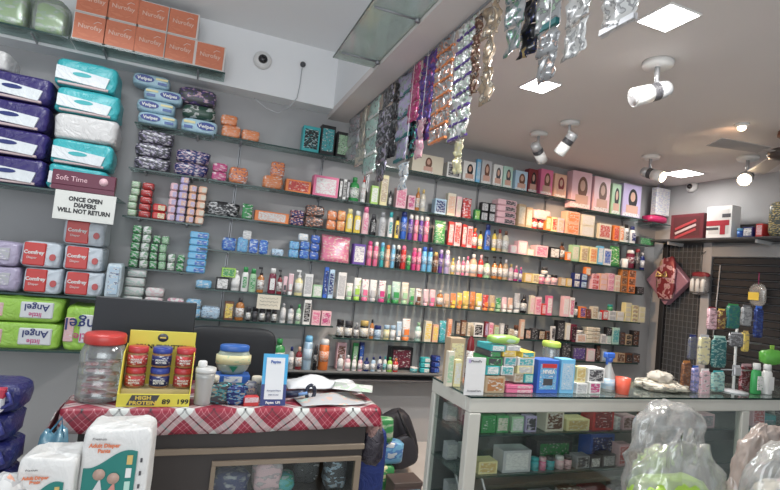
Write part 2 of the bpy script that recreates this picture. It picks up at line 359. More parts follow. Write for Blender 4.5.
# ---------------- glass wall shelves
def shelf(label, x0, x1, z, yf, yb=YW-.002, solid=False, grp='glass wall shelves', brk=None):
    r = thing('glass_shelf' if not solid else 'wall_ledge', label, 'shelf', ((x0+x1)/2, yf, z), 0, grp); hw = (x1-x0)/2; dp = yb-yf
    if solid:
        box('board', mat((.20, .21, .21), .4), -hw, hw, .0, dp, -.016, -.0005, .002, r); box('lower_rail', mat((.10, .10, .11), .4), -hw, hw, .02, dp, -.085, -.070, .002, r); return r
    box('glass_board', GLASS, -hw, hw, .004, dp, -.0085, -.0005, 0, r)
    box('front_edge', EDGE, -hw, hw, 0, .004, -.0115, -.0005, 0, r)
    for q in (brk or (-.62, .62)):
        b = MB().box(q*hw-.006, q*hw+.006, .05, dp, -.016, -.009, .001)
        vs = [(q*hw-.004, .08, -.016), (q*hw-.004, dp-.002, -.016), (q*hw-.004, dp-.002, -.03), (q*hw+.004, .08, -.016), (q*hw+.004, dp-.002, -.016), (q*hw+.004, dp-.002, -.03)]
        b.add(vs, [(0,1,2),(3,5,4),(0,3,4,1),(1,4,5,2),(2,5,3,0)]); b.build('bracket', mat('lgrey', .3, .7), r)
    return r
Z1, Z2, Z3, Z4, Z5, Z6, Z7 = 2.415, 2.07, 1.805, 1.545, 1.245, 1.02, .66
Z1D, Z6B, Z6C, Z8 = 2.345, .93, 1.0, .815
ZL1, ZL2, ZL3, ZL4, ZL5 = 2.40, 2.07, 1.72, 1.355, 1.02
U = [0.02, 1.12, 2.2, 3.48, 4.46]; un = ['left', 'centre-left', 'centre-right', 'right']
for nm, zs in (('top', [Z1, Z1, Z1, Z1D]), ('second', [Z2]*4), ('third', [Z3]*4), ('fourth', [Z4]*4), ('fifth', [Z5]*4), ('sixth', [Z6, Z6B, Z6C, Z6C])):
    for i in range(4):
        shelf('%s glass shelf of the long wall, its %s board' % (nm, un[i]), U[i], U[i+1]-.012, zs[i], 4.0)
def upright(X, lab):
    r = thing('shelf_upright', lab, 'shelf upright', (X, YW-.012, 0), 0, 'slotted metal uprights on the long wall')
    box('channel', mat((.33, .34, .36), .4, .5), -.011, .011, 0, .011, .69, 2.44, 0, r)
    box('slot_groove', mat('black'), -.003, .003, -.0006, .0005, .72, 2.40, 0, r)
for i in range(4):
    for s in (-1, 1): upright((U[i]+U[i+1])/2+s*.62*(U[i+1]-U[i])/2, 'slotted metal upright, %s one behind the %s shelf boards' % ('left' if s < 0 else 'right', un[i]))
shelf('lowest glass shelf under the cosmetics, at the right end', U[3], U[4], Z8, 4.0)
shelf('long grey ledge below all the wall shelves', U[0], U[2], Z7, 3.98, solid=True, grp='wall ledges')
for nm, z in (('wet wipes', ZL1), ('black sanitary packs', ZL2), ('red and peach soaps', ZL3), ('green soaps', ZL4), ('small white rolls', ZL5)):
    shelf('glass shelf under the %s, left of the long wall' % nm, -.52, .008, z, 4.0)
shelf('glass shelf under the purple and teal diaper packs', -1.9, -.53, 1.82, 3.79)
shelf('glass shelf under the red and white diaper packs', -1.9, -.53, 1.14, 3.79)
shelf('glass shelf under the lime green diaper packs', -1.9, -.53, .785, 3.79)
shelf('glass shelf carrying the orange boxes under the ceiling', -.93, .045, 2.828, 3.80, 3.998)
shelf('glass shelf carrying the green bags at the top left', -2.1, -.94, 2.828, 3.80, 3.998)
# glass shelf bolted to the side of the ceiling drop
def ceiling_shelf():
    r = thing('glass_panel_shelf', 'frosted glass shelf bolted under the white upper ceiling', 'shelf', (0.045, 0, 2.79))
    box('glass_board', glassy('frosted_glass', (.82, .87, .84), .15, .1, .25, (.55, .62, .58)), .60, .865, 2.0, 2.98, -.008, 0, 0, r)
    box('front_edge', EDGE, .596, .60, 2.0, 2.98, -.008, 0, 0, r)
    for y in (2.27, 2.86): MB().tube([(.62, y, -.014), (.862, y, -.014)], .006).build('support_arm', mat('grey', .4, .6), r); MB().lathe([(.014, 0), (.014, .02)], 12, (.848, y, -.028)).build('fixing', mat('grey', .4, .5), r)
ceiling_shelf()
# ---------------- ceiling lights
PANEL = emit('led_panel', (1, .99, .97), 14)
for (px, py, lab, pw) in ((668, 17, 'large square LED panel nearest the front of the ceiling', 34), (540, 85, 'square LED panel in the ceiling behind the hanging sachets', 34), (683, 173, 'small looking square LED panel far back beside the lit spotlight', 7)):
    P = WZ(px, py, ZC); r = thing('led_panel_light', lab, 'ceiling light', (P.x, P.y, ZC), 0, 'square ceiling panels')
    s = .085 if px != 683 else .12
    box('frame', mat('white', .4), -s-.01, s+.01, -s-.01, s+.01, -.008, -.0005, .002, r)
    box('diffuser', PANEL, -s, s, -s, s, -.0095, -.0078, 0, r)
    area('panel_lamp', (P.x, P.y, ZC-.02), .18, pw, (1, .97, .93))
# track spotlights
def spotlight(px, py, tgt, lab, on, size=1.0, power=0, ang=50, cap=False):
    P = WZ(px, py, ZC); r = thing('ceiling_spotlight', lab, 'spotlight', (P.x, P.y, ZC), 0, 'adjustable spotlights on the ceiling')
    MB().lathe([(.055*size, -.022*size), (.06*size, -.012*size), (.06*size, -.0005)], 20).build('ceiling_mount', mat('white', .4), r)
    MB().tube([(0, 0, -.02*size), (0, 0, -.10*size)], .010*size).build('stem', mat('lgrey', .3, .6), r)
    d = (Vector(tgt)-Vector((P.x, P.y, ZC-.13*size))).normalized(); q = d.to_track_quat('Z', 'Y').to_euler()
    o = Vector((0, 0, -.125*size)) - d*.06*size
    b = MB().lathe([(.026*size, 0), (.034*size, .01*size), (.036*size, .05*size)], 20); b.build('rear_housing', mat('lgrey', .35, .3), r, o, q)
    b = MB()
    for i in range(4): b.lathe([(.037*size, (.052+.008*i)*size), (.037*size, (.056+.008*i)*size)], 20)
    b.lathe([(.031*size, .05*size), (.031*size, .085*size)], 20); b.build('cooling_band', mat('dgrey', .4), r, o, q)
    MB().lathe([(.037*size, .085*size), (.039*size, .16*size), (.034*size, .161*size), (.030*size, .14*size)], 20).build('barrel', mat('white', .35), r, o, q)
    MB().lathe([(.005*size, .162*size), (.033*size, .1625*size), (.033*size, .164*size), (.004*size, .1645*size)], 20).build('lens', emit('spot_lens', (1, .78, .5), 25 if on else .3) if on else mat('silver', .1, .2), r, o, q)
    if power: 
        L = Vector((P.x, P.y, ZC))+o+d*.19*size; spot('spot_lamp', L, L+d, power, WARM, ang)
    return r
spotlight(658, 62, (1.2, 2.25, 2.2), 'nearest ceiling spotlight with silver bulb front, dark striped neck', False, 1.3)
spotlight(570, 122, (2.0, 3.98, 1.1), 'right one of the paired white spotlights above the hair colour boxes', False, 1.15, 95, 72)
spotlight(539, 133, (3.9, 3.98, 1.5), 'left one of the paired white spotlights, tilted right', False, 1.15, 100, 78)
spotlight(651, 156, (3.9, 2.0, 2.1), 'lit warm spotlight beside the far ceiling panel', True, 1.25, 5, 80)
spotlight(748, 157, (2.4, 1.9, 1.8), 'lit warm spotlight above the right wall rack', True, 1.35, 5, 80)
P = WZ(742, 124, ZC); r = thing('recessed_downlight', 'tiny ceiling lamp beside the fan glowing warm', 'ceiling light', (P.x, P.y, ZC))
MB().lathe([(.03, -.02), (.045, -.0005)], 16).build('rim', mat('white', .4), r)
MB().lathe([(.016, -.045), (.026, -.035), (.026, -.02)], 12).build('bulb', emit('bulb', (1, .8, .55), 8), r)
# extra spot under the bulb, added to cast a warm patch on the ceiling
Q = WZ(688, 148, ZC); spot('ceiling_patch_lamp', (P.x, P.y, ZC-.05), (Q.x, Q.y, ZC-.02), 4, (1, .6, .35), 90, .8)
# ceiling fan
P = WZ(787, 131, ZC)
r = thing('ceiling_fan', 'dark brown ceiling fan at the right edge', 'fan', (P.x, P.y, ZC))
MB().lathe([(.035, -.05), (.055, -.04), (.05, -.0005)], 16).build('canopy', mat('brown', .4), r)
MB().tube([(0, 0, -.03), (0, 0, -.13)], .013).build('down_rod', mat('brown', .4), r)
MB().lathe([(.04, -.20), (.095, -.19), (.11, -.165), (.095, -.135), (.03, -.12)], 24).build('motor_housing', mat((.06, .045, .04), .35), r)
for k, a in enumerate((170, 50, 290)):
    a = math.radians(a); b = MB()
    b.box(.09, .20, -.018, .018, -.162, -.156); b.add([(.18, -.05, -.165), (.58, -.065, -.172), (.58, .055, -.150), (.18, .05, -.150), (.18, -.05, -.170), (.58, -.065, -.177), (.58, .055, -.155), (.18, .05, -.155)], [(0,1,2,3),(7,6,5,4),(0,4,5,1),(1,5,6,2),(2,6,7,3),(3,7,4,0)])
    b.build('blade', mat((.42, .38, .36), .4), r, None, (0, 0, a))
# cameras, hooks and cable
P = WY(262, 62, 4.02)
r = thing('security_camera', 'white dome security camera on the upper wall band', 'camera', (P.x, 3.998, P.z))
MB().lathe([(.068, 0), (.07, .02), (.055, .045)], 24).build('housing', mat('white', .4), r, None, (math.pi/2, 0, 0))
MB().lathe([(.036, .045), (.03, .06), (.012, .068)], 20).build('lens', mat('black', .1), r, None, (math.pi/2, 0, 0))
P = WY(302, 66, 4.02)
r = thing('cable_clip', 'small black cable clip on the upper wall band', 'cable clip', (P.x, 3.998, P.z))
MB().lathe([(.02, 0), (.022, .02), (.012, .03)], 16).build('clip', mat('dgrey', .4), r, None, (math.pi/2, 0, 0))
pts = [WY(*q, 3.985) for q in ((302, 68), (300, 84), (297, 98), (288, 108), (278, 113), (266, 108), (254, 98))]
tag(MB().tube([p for i, p in enumerate(pts)], .0035).build('hanging_cable', mat('lgrey', .5)), 'thin grey cable looping down from the clip', 'cable')
P = WX(693, 187, XR)
r = thing('dome_camera', 'small white dome camera high on the right wall', 'camera', (XR-.001, P.y, P.z))
MB().lathe([(.06, 0), (.062, .02), (.045, .045)], 20).build('housing', mat('white', .4), r, None, (0, -math.pi/2, 0))
MB().lathe([(.028, .045), (.02, .065)], 16).build('lens', mat('black', .1), r, None, (0, -math.pi/2, 0))
# ---------------- hanging sachet strips: on a rail along the ceiling edge
XS = 1.08
rl = tag(MB().tube([(XS, .55, ZC-.014), (XS, 4.0, ZC-.014)], .007).build('hanging_rail', mat('grey', .4, .6)), 'thin metal rail under the ceiling that carries the sachet strips', 'rail')
def foil(c1, c2, c3, sc=36): return printed(c1, c2, c3, sc, .28, .35, (1, 1, 1.0))
def strip(pa, pb, ytop, ybot, cols, lab, ncol=1, xo=0, crumple=.7, band=None):
    """strip between columns pa..pb of the photo, hanging in the plane X=XS+xo"""
    X = XS+xo; pm = (pa+pb)/2; ym = (ytop+ybot)/2
    Ya = WX(pa, ym, X).y; Yb = WX(pb, ym, X).y; y0, y1 = min(Ya, Yb), max(Ya, Yb)
    zt = ZC-.012 if ytop is None else min(ZC-.015, WX(pm, ytop, X).z); zb = WX(pm, ybot, X).z
    r = thing('sachet_strip', lab, 'sachet strip', (X, (y0+y1)/2, zt), 0, 'sachet strips hanging from the ceiling rail')
    if zt < ZC-.03: MB().tube([(0, 0, -.005), (0, 0, ZC-.02-zt)], .0015).build('hanging_string', mat('white', .6), r)
    cw = (y1-y0)/ncol; L = zt-zb; n = max(2, round(L/min(.13, max(.075, cw*1.1)))); sh = L/n
    m1 = foil(*cols); m2 = mat(band, .3, .3) if band else None
    for i in range(n):
        for c in range(ncol):
            nx, nz = 7, 8; vs = []; fs = []; sd = random.random()*50; cyc = -(y1-y0)/2+cw*(c+.5)
            sw = random.uniform(-.006, .006); tw = random.uniform(-crumple, crumple)*.35
            for side in (0, 1):
                for a in range(nz+1):
                    for b in range(nx+1):
                        u = b/nx*2-1; v = a/nz
                        bulge = (1-u**4)*(1-(2*v-1)**4)*.007
                        w_ = (noise.noise(Vector((u*2+sd, v*3, sd)))*.022+noise.noise(Vector((u*5+sd, v*6, sd+4)))*.010)*crumple + tw*u*cw*.3
                        vs.append(((1 if side else -1)*(bulge+.0006)+w_+sw*math.sin(v*math.pi), cyc+u*cw*.485+noise.noise(Vector((v*4, sd, 0)))*.02*crumple, -i*sh-v*sh*.985))
            N = (nx+1)*(nz+1)
            for a in range(nz):
                for b in range(nx):
                    k = a*(nx+1)+b; fs.append((k, k+1, k+nx+2, k+nx+1)); fs.append((N+k, N+k+nx+1, N+k+nx+2, N+k+1))
            for b in range(nx): fs.append((b, N+b, N+b+1, b+1)); k = nz*(nx+1)+b; fs.append((k, k+1, N+k+1, N+k))
            for a in range(nz): k = a*(nx+1); fs.append((k, k+nx+1, N+k+nx+1, N+k)); k += nx; fs.append((k, N+k, N+k+nx+1, k+nx+1))
            s_ = MB().add(vs, fs, True).build('sachet', m1, r)
            if m2: box('printed_band', m2, -.0085, .0085, cyc-cw*.46, cyc+cw*.44, -i*sh-sh*.97, -i*sh-sh*(.84-.06*random.random()), .001, s_)
strip(349, 357, 118, 158, ('lgrey', 'smoke', 'lpink'), 'greyish pink sachet strip, rearmost of all by the wall')
strip(358, 366, 111, 164, ('cream', 'smoke', 'lgrey'), 'cream and grey sachet strip second from the wall')
strip(367, 377, 101, 173, ('mint', 'white', 'smoke'), 'long white and mint sachet strip', band='white')
strip(378, 390, 91, 180, ('dgrey', 'silver', 'lilac'), 'long black and silver patterned sachet strip')
strip(391, 397, 84, 156, ('black', 'dgrey', 'grey'), 'narrow black sachet strip')
strip(398, 411, 75, 160, ('lilac', 'lgreen', 'smoke'), 'lilac and green sachet strip with teal bands', band='dteal', xo=.01)
strip(400, 407, 163, 190, ('white', 'lblue', 'dgrey'), 'short white sachet strip hanging low on a string', xo=-.02)
strip(411, 419, 60, 120, ('magenta', 'dred', 'lpink'), 'short magenta pink foil sachet strip', crumple=.6)
strip(420, 433, 57, 140, ('purple', 'dgrey', 'magenta'), 'dark purple sachet strip with pink edge', 2)
strip(409, 415, 112, 158, ('black', 'teal', 'green'), 'narrow dark teal sachet strip behind the magenta one', xo=.03)
strip(417, 423, 120, 158, ('lpink', 'pink', 'silver'), 'pale pink sachet strip below the purple one', xo=-.025)
strip(434, 450, 42, 140, ('foil', 'orange', 'smoke'), 'orange and silver double sachet strip', 3, crumple=.8, band=(.85, .25, .05))
strip(454, 471, 26, 137, ('white', 'lgreen', 'smoke'), 'white and green double sachet strip with purple bands', 3, crumple=.8, band='purple')
strip(455, 461, 141, 174, ('lyellow', 'cream', 'lgreen'), 'short pale yellow sachet strip below the green one', xo=.02)
strip(472, 479, 18, 93, ('brown', 'tan', 'dgrey'), 'dark brown sachet strip beside the khaki one', crumple=.7)
strip(481, 495, 8, 103, ('tan', 'smoke', 'cream'), 'crumpled khaki and cream sachet strip', 1, crumple=1.0)
strip(507, 524, -30, 51, ('foil', 'dteal', 'green'), 'shiny green sachet strip at the middle of the top edge', 1, xo=-.01, crumple=.7)
strip(524, 541, -50, 53, ('black', 'navy', 'gold'), 'dark navy sachet strip beside the shiny green one', 1, xo=.02)
strip(541, 562, -70, 28, ('foil', 'smoke', 'lgreen'), 'silver sachet strip with teal edges and lower tail', 1, band='dteal', xo=.01)
strip(538, 557, 30, 81, ('foil', 'smoke', 'peach'), 'low silver sachet packet in front of the LED panel', 1, xo=-.02)
strip(567, 593, -90, 54, ('white', 'smoke', 'foil'), 'large white and silver sachet strip', 1, crumple=.8)
strip(605, 642, -120, 26, ('white', 'smoke', 'silver'), 'largest white and dark sachet strip nearest the viewer', 1, crumple=.9, band='silver')
# ================================================================ GOODS ON THE LONG WALL
Y4 = 4.0
T1, T2, T3, T4, T5, T6, T7 = ['on the %s glass shelf' % n for n in ('top', 'second', 'third', 'fourth', 'fifth', 'sixth')] + ['on the lowest grey ledge']
row(Z1, Y4, T1, [('q',222,241,12,'orange','peach'), ('q',242,260,11,'orange','peach'), ('q',221,238,10,'orange','peach',dict(dz=.092, look='orange and peach soft pack lying on another')),
 ('b',302,319,25,'teal','black'), ('b',320,334,29,'black','teal'), ('b',336,352,25,'black','lgreen')])
row(Z1, Y4, T1, [('f',412,443,18,'cream','brown'), ('b',447,461,15,'white','dgrey'), ('f',463,475,19,'white','black'), ('b',476,480,23,'sky','lblue'), ('f',481,491,23,'lgrey','brown'), ('f',493,502,21,'white','dgrey'),
 ('f',503,512,21,'mint','dgrey'), ('f',515,527,19,'lblue','brown'), ('f',528,537,23,'dred','black'), ('f',540,552,25,'pink','brown'), ('f',554,566,23,'peach','dred')])
row(Z1D, Y4, T1, [('f',571,590,36,'lpink','brown',dict(rz=-.03)), ('f',593,609,34,'lpink','brown',dict(look='large pale pink hair colour box with brown haired face')), ('f',611,620,30,'lgreen','black'), ('f',622,640,32,'lilac','black')])
for q in ((578, 'white'), (598, 'cream')):
    item('l', XatZ(q[0], 3.955, Z1D+.02), 4.0-.001-.0, Z1D+.0, .001, .001, .001, 'white', 'white', 'x', 'x') if False else None
row(Z2, Y4, T2, [('q',212,227,17,'magenta','lpink',dict(n=2)), ('q',229,248,16,'orange','navy'), ('q',263,283,13,'orange','peach'), ('q',271,285,15,'orange','navy',dict(dz=.098, look='orange and navy round pack resting on another')),
 ('b',286,311,12,'orange','red'), ('b',313,338,20,'pink','white'), ('b',339,342,20,'black','white'), ('b',343,346,20,'white','black'), ('b',346.5,349,20,'black','lgrey'), ('t',350,360,24,'green','green'),
 ('p',361,366,29,'white','red'), ('b',371,378,18,'lime','white'), ('b',380,387,30,'lyellow','tan'), ('t',389,392,16,'dgrey','black'), ('b',396,406,20,'lpink','pink'), ('b',408,415,14,'lpink','magenta'), ('t',416,420,23,'amber','gold'), ('t',421,426,22,'cream','gold'),
 ('b',435,446,15,'lblue','navy'), ('b',447,455,22,'cream','peach'), ('b',456,461,20,'lpink','cream'), ('o',463,472,20,'red','lpink'), ('b',475,480,10,'green','lime'), ('b',481,488,18,'black','silver',dict(n=2)), ('b',489,495,18,'black','silver',dict(n=2)),
 ('l',497,516,24,'lpink','dgrey',dict(n=4)), ('b',518,525,22,'tan','cream'), ('b',526,532,20,'tan','cream'), ('t',534,539,12,'red','dred'), ('t',540,545,12,'dred','gold'), ('b',546,551,14,'orange','lyellow'), ('b',552,557,14,'lyellow','red'), ('b',558,564,14,'lpink','peach'),
 ('b',566,579,22,'peach','orange',dict(n=2)), ('b',581,594,21,'cream','white',dict(n=2)), ('b',599,611,15,'cream','red'), ('b',614,619,15,'orange','red'), ('b',620,624,15,'cream','orange'), ('s',625,630,18,'white','black'), ('s',631,637,17,'white','navy'), ('b',639,655,8,'dgrey','green')])
# bowl shaped gift packs over the second shelf
row(Z2, Y4, T2, [('q',535,552,10,'lpink','cream',dict(dz=.095, look='pale pink gift pack lying over bottles'))])
row(Z3, Y4, T3, [('q',207,240,14,'black','lgrey'), ('o',242,253,15,'green','white'), ('b',255,289,10,'orange','white'), ('q',290,304,15,'navy','orange',dict(n=2)), ('q',305,324,22,'dgrey','orange',dict(n=2)),
 ('q',327,336,19,'orange','amber',dict(n=2)), ('q',337,345,20,'orange','yellow',dict(n=2)), ('s',346,353,23,'yellow','lyellow'), ('s',354,361,22,'yellow','white'), ('s',362,369,27,'lpink','pink'), ('s',370,377,21,'black','dgrey'), ('s',379,386,24,'lgrey','grey'),
 ('s',388,393,25,'white','teal'), ('s',395,399,22,'yellow','black'), ('c',401,407,27,'blue','navy'), ('c',408.5,413,25,'purple','white'), ('c',414,418,25,'pink','white'), ('c',419,423,25,'purple','white'), ('c',424,429,25,'pink','white'),
 ('o',435,446,23,'green','lgreen'), ('b',448,453,23,'red','lpink'), ('b',454,460,23,'lpink','red'), ('b',462,466,22,'red','lpink'), ('b',467,472,21,'lpink','red'), ('t',473,478,20,'red','orange'), ('t',479,483,18,'yellow','black'), ('s',485,491,25,'blue','navy'),
 ('t',493,497,21,'yellow','black'), ('t',498,503,22,'tan','dred'), ('t',504,510,21,'cream','brown'), ('b',511,517,8,'lpink','white'), ('b',518,527,13,'lpink','white'), ('b',528,534,6,'cream','white'), ('b',536,548,11,'lpink','pink'), ('b',550,560,11,'black','white'),
 ('t',561,566,17,'brown','black'), ('b',567,571,8,'orange','white'), ('b',572,579,16,'lgreen','cream'), ('b',581,588,16,'lyellow','tan'), ('b',590,597,16,'lyellow','orange'), ('b',598,603,18,'sky','white'), ('b',604,611,16,'white','blue'),
 ('o',612,621,20,'green','lime'), ('c',630,636,18,'maroon','white'), ('c',637,641,20,'dgrey','dred'), ('t',642,646,17,'navy','lgrey')])
# white handled mug on the third shelf
X0 = XatZ(626, 4.03, Z3+.04); r = thing('mug', 'white mug like ring shaped cup on the third glass shelf', 'mug', (X0, 4.05, Z3))
MB().lathe([(.03, 0), (.034, .01), (.036, .095), (.031, .095), (.030, .012), (.002, .011)], 20).build('cup', mat('white', .25), r)
MB().tube([(-.034, 0, .02), (-.055, 0, .03), (-.06, 0, .055), (-.05, 0, .078), (-.034, 0, .085)], .006).build('handle', mat('white', .25), r)
row(Z4, Y4, T4, [('q',222,236,13,'blue','sky'), ('q',237,248,15,'sky','blue'), ('q',249,258,14,'blue','lblue'), ('q',259,268,14,'blue','sky'), ('q',243,252,9,'white','lgrey',dict(dz=.10, look='white soft pack on top of the blue heap')), ('q',272,284,7,'lblue','navy'),
 ('q',289,299,16,'sky','blue',dict(n=2)), ('q',300,309,17,'blue','sky',dict(n=2)), ('q',310,319,24,'blue','navy',dict(n=3)), ('q',299,309,7,'white','lblue',dict(dz=.145, look='white soft pack lying on blue packs')),
 ('o',321,351,26,'pink','peach'), ('b',353,365,20,'purple','white'),
 ('c',367,372,24,'pink','magenta'), ('c',373.5,378,24,'pink','white'), ('c',380,384,24,'teal','sky'), ('c',385.5,389.5,22,'peach','orange'), ('c',391,395,23,'sky','lblue'), ('c',396,400,23,'black','white'), ('c',401,406,23,'red','pink'), ('c',407,411,14,'green','lgreen'),
 ('c',412,416.5,22,'magenta','pink'), ('c',417,421,22,'pink','lpink'), ('c',422,427,24,'sky','blue'), ('c',428,432.5,24,'sky','navy'), ('c',433.5,438,20,'brown','gold'), ('c',439,443,23,'purple','lilac'), ('c',445,450,23,'lilac','white'), ('t',451.5,455,16,'gold','yellow'),
 ('t',457,461,18,'lpink','white'), ('t',462,465,18,'pink','white'), ('t',466,470,19,'lpink','pink'), ('t',471,478,22,'peach','white'), ('t',479,484,22,'red','lpink'), ('p',485,491,21,'lgreen','black'), ('p',493,498,22,'amber','black'), ('p',499,503,22,'amber','black'),
 ('t',504,509,20,'tan','silver'), ('t',510,514,16,'lpink','gold'), ('t',515,519,15,'magenta','lpink'), ('t',520,523,14,'purple','pink'), ('b',525,532,9,'gold','cream'), ('b',533,539,9,'lyellow','tan'), ('j',541,546,9,'pink','white'), ('j',547,552,9,'lpink','white'), ('j',553,559,10,'lpink','black'),
 ('j',544,549,8,'black','dgrey',dict(dz=.084, look='black jar standing on pink jars')), ('b',561,566,8,'tan','cream'), ('b',567,572,8,'gold','cream'), ('b',574,580,14,'navy','white',dict(n=2)), ('b',581,587,14,'navy','lblue',dict(n=2)), ('b',586,591,8,'orange','cream',dict(dz=.133, look='small orange box on top of navy boxes')),
 ('b',592,599,15,'lpink','red',dict(n=3)), ('b',600,607,16,'peach','lpink',dict(n=3)), ('b',608,614,17,'lpink','pink',dict(n=3)), ('b',615,620,16,'cream','peach',dict(n=3)), ('b',621,627,22,'amber','brown',dict(n=3)), ('b',628,635,22,'orange','brown',dict(n=3)), ('b',637,644,7,'black','dgrey')])
row(Z5, Y4, T5, [('b',216,229,12,'black','white'), ('t',231,240,20,'white','white'), ('s',241,248,24,'white','green'), ('s',249,256,23,'lgreen','green'), ('p',257,264,25,'amber','black'), ('s',268,276,25,'maroon','white'), ('p',277,282,24,'dred','black'), ('u',283,287,18,'lpink','dgrey'),
 ('u',288,293,21,'lpink','white'), ('p',295,303,25,'lyellow','white'), ('b',304,312,22,'white','lgrey'), ('b',313,322,12,'lgreen','white'), ('b',323,327,30,'blue','navy'), ('b',328,333,28,'lblue','navy'), ('b',337,345,26,'white','lgrey'), ('u',346.5,353,16,'white','lgreen'),
 ('u',354,361,22,'white','lime'), ('u',362,369,21,'white','pink'), ('u',370,377,21,'white','lgrey'), ('u',379,386,21,'white','magenta'), ('u',387.5,391,17,'lgreen','green'), ('u',392.5,401,21,'mint','green'), ('u',402,409,21,'cream','lgreen'), ('u',410,415,16,'lgreen','green'),
 ('u',416.5,422,16,'white','brown'), ('u',424,429,16,'lpink','lpink'), ('u',430.5,436,16,'lpink','pink'), ('t',438,444,16,'amber','cream'), ('u',445,450,13,'peach','tan'), ('u',451.5,457,14,'orange','yellow'), ('u',458,463,15,'yellow','orange'), ('u',464,470,17,'yellow','gold'), ('u',471,476,17,'orange','amber'),
 ('u',477,483,16,'yellow','white'), ('u',484,489.5,15,'red','orange'), ('u',490.5,496,15,'tan','gold'), ('u',497,502,13,'green','lgreen'), ('u',503,508,14,'lpink','white'), ('u',509,514,14,'peach','white'), ('u',515.5,521,19,'lgrey','white'), ('t',522.5,528,18,'black','dgrey'), ('b',530,534,18,'cream','lpink'),
 ('b',535.5,541,17,'lpink','pink'), ('b',542,546,11,'red','lpink'), ('b',547,552,19,'pink','white'), ('b',563,569,20,'lpink','white'), ('b',570,574,19,'white','pink'), ('t',575,579,15,'dgrey','black'), ('b',580,586,11,'orange','purple'), ('b',587,591,9,'brown','dred'), ('b',592.5,598,12,'cream','tan'), ('b',599,602,7,'white','lgrey'),
 ('b',603,608,9,'red','white'), ('b',609,616,9,'white','lgrey',dict(n=2)), ('b',617,624,9,'cream','white',dict(n=2)), ('j',610,614,7,'green','teal',dict(dz=.086, look='small green jar on white boxes')), ('b',625,631,18,'lyellow','cream',dict(n=4)), ('b',632,638,16,'lyellow','tan',dict(n=4)), ('b',639,645,15,'cream','lyellow',dict(n=3))])
row(Z5, Y4, T5, [('b',222,236,9,'lime','green',dict(dz=.10, look='lime green box lying on the black box'))])
row(Z6, Y4, T6, [('q',201,220,12,'lblue','navy'), ('b',224,233,18,'brown','yellow'), ('t',235,244,22,'amber','dgrey'), ('j',246,251,14,'black','dgrey'), ('j',252.5,258,14,'dgrey','black'), ('j',259.5,265,14,'black','dgrey'), ('j',266,271,14,'dgrey','black'), ('j',272,277,14,'black','dgrey'),
 ('t',280,286,19,'white','lgrey'), ('t',288,294,18,'lgrey','dgrey'), ('t',296,301,19,'lgreen','green'), ('b',303,310,24,'white','black'), ('b',312,320,14,'lpink','pink'), ('b',321.5,331,14,'lpink','magenta')])
row(Z6B, Y4, T6, [('j',337,344,17,'black','black'), ('j',345.5,353,16,'black','dgrey'), ('t',354.5,359,15,'dgrey','lgrey'), ('j',361,369,17,'black','gold'), ('t',370,374,19,'amber','black'), ('j',375,382,13,'lblue','navy'), ('j',384.5,390,14,'lyellow','lblue'), ('j',391,396,14,'white','lblue'),
 ('u',397,402,18,'lblue','white'), ('u',403,411,21,'white','orange'), ('t',416,422,18,'mint','lgreen'), ('b',424.5,431,20,'cream','yellow'), ('b',432.5,438,17,'peach','yellow'), ('o',439.5,446,21,'teal','sky'), ('b',447,451,23,'peach','orange')])
row(Z6C, Y4, T6, [('b',456,460,14,'dgrey','tan'), ('b',461,466,15,'brown','tan'), ('b',467.5,473,13,'cream','tan'), ('b',474,483,13,'white','black'), ('b',485,488,15,'dred','lilac'), ('b',489,493,14,'lpink','pink'), ('b',494,499,12,'tan','lgreen'), ('b',500,504,14,'lgrey','white'), ('b',505,508,13,'dgrey','black'),
 ('b',509.5,514,9,'cream','tan'), ('j',515,519,13,'black','brown'), ('b',520,524,19,'peach','cream'), ('b',525.5,531,10,'black','peach'), ('b',532,538,11,'dgrey','black'), ('b',539,545,10,'black','tan'), ('b',546,550,9,'brown','black'), ('b',551.5,555,14,'white','dgrey'), ('b',557,564,20,'black','dgrey'), ('b',565.5,570,18,'cream','white'),
 ('b',571,576,17,'maroon','black'), ('b',577,586,8,'white','peach'), ('j',578,585,7,'black','dgrey',dict(dz=.078, look='black round jar lying on a white box')), ('l',587,600,15,'cream','tan',dict(n=4)), ('b',601,606,9,'white','lgrey'), ('b',607,611.5,9,'white','mint'), ('b',612.5,619,16,'mint','teal'), ('b',607,612,8,'black','dgrey',dict(dz=.082, look='small black box on top of white box')),
 ('b',620,625,12,'dgrey','brown',dict(n=3)), ('b',626,632,10,'tan','black',dict(n=2)), ('b',633,639,14,'black','brown',dict(n=3))])
row(Z8, Y4, 'on the short lowest glass shelf at right', [('b',561,571,20,'black','dgrey'), ('b',572,586,14,'dgrey','purple'), ('b',587,595,12,'lpink','white'), ('b',596,600,17,'black','brown'), ('b',602,607,12,'grey','lblue'), ('b',617,625,9,'tan','brown'), ('b',626,632,9,'brown','black'), ('b',633,640,9,'dgrey','brown')])
row(Z7, 3.98, T7, [('t',272,285,29,'green','green'), ('t',288,294,22,'lgrey','navy'), ('t',295.5,302,22,'dred','peach'), ('c',303,312,33,'lblue','sky'), ('c',313,317,25,'black','dgrey'), ('c',319,329,30,'orange','white'),
 ('t',338,344,15,'white','lgrey'), ('t',345.5,351,15,'lpink','white'), ('t',352.5,357,14,'white','white'), ('t',358.5,363,14,'lpink','lgrey'), ('t',364.5,370,13,'navy','navy'), ('t',371.5,376,14,'lblue','navy'), ('t',378,382.5,15,'white','navy'), ('t',383.5,387,15,'white','teal'), ('t',388,393,14,'lime','green'), ('t',394,399,13,'red','orange'),
 ('j',412,419,5,'teal','white'), ('l',421,430,15,'teal','white',dict(n=3)), ('l',431.5,440,17,'navy','blue',dict(n=3))])
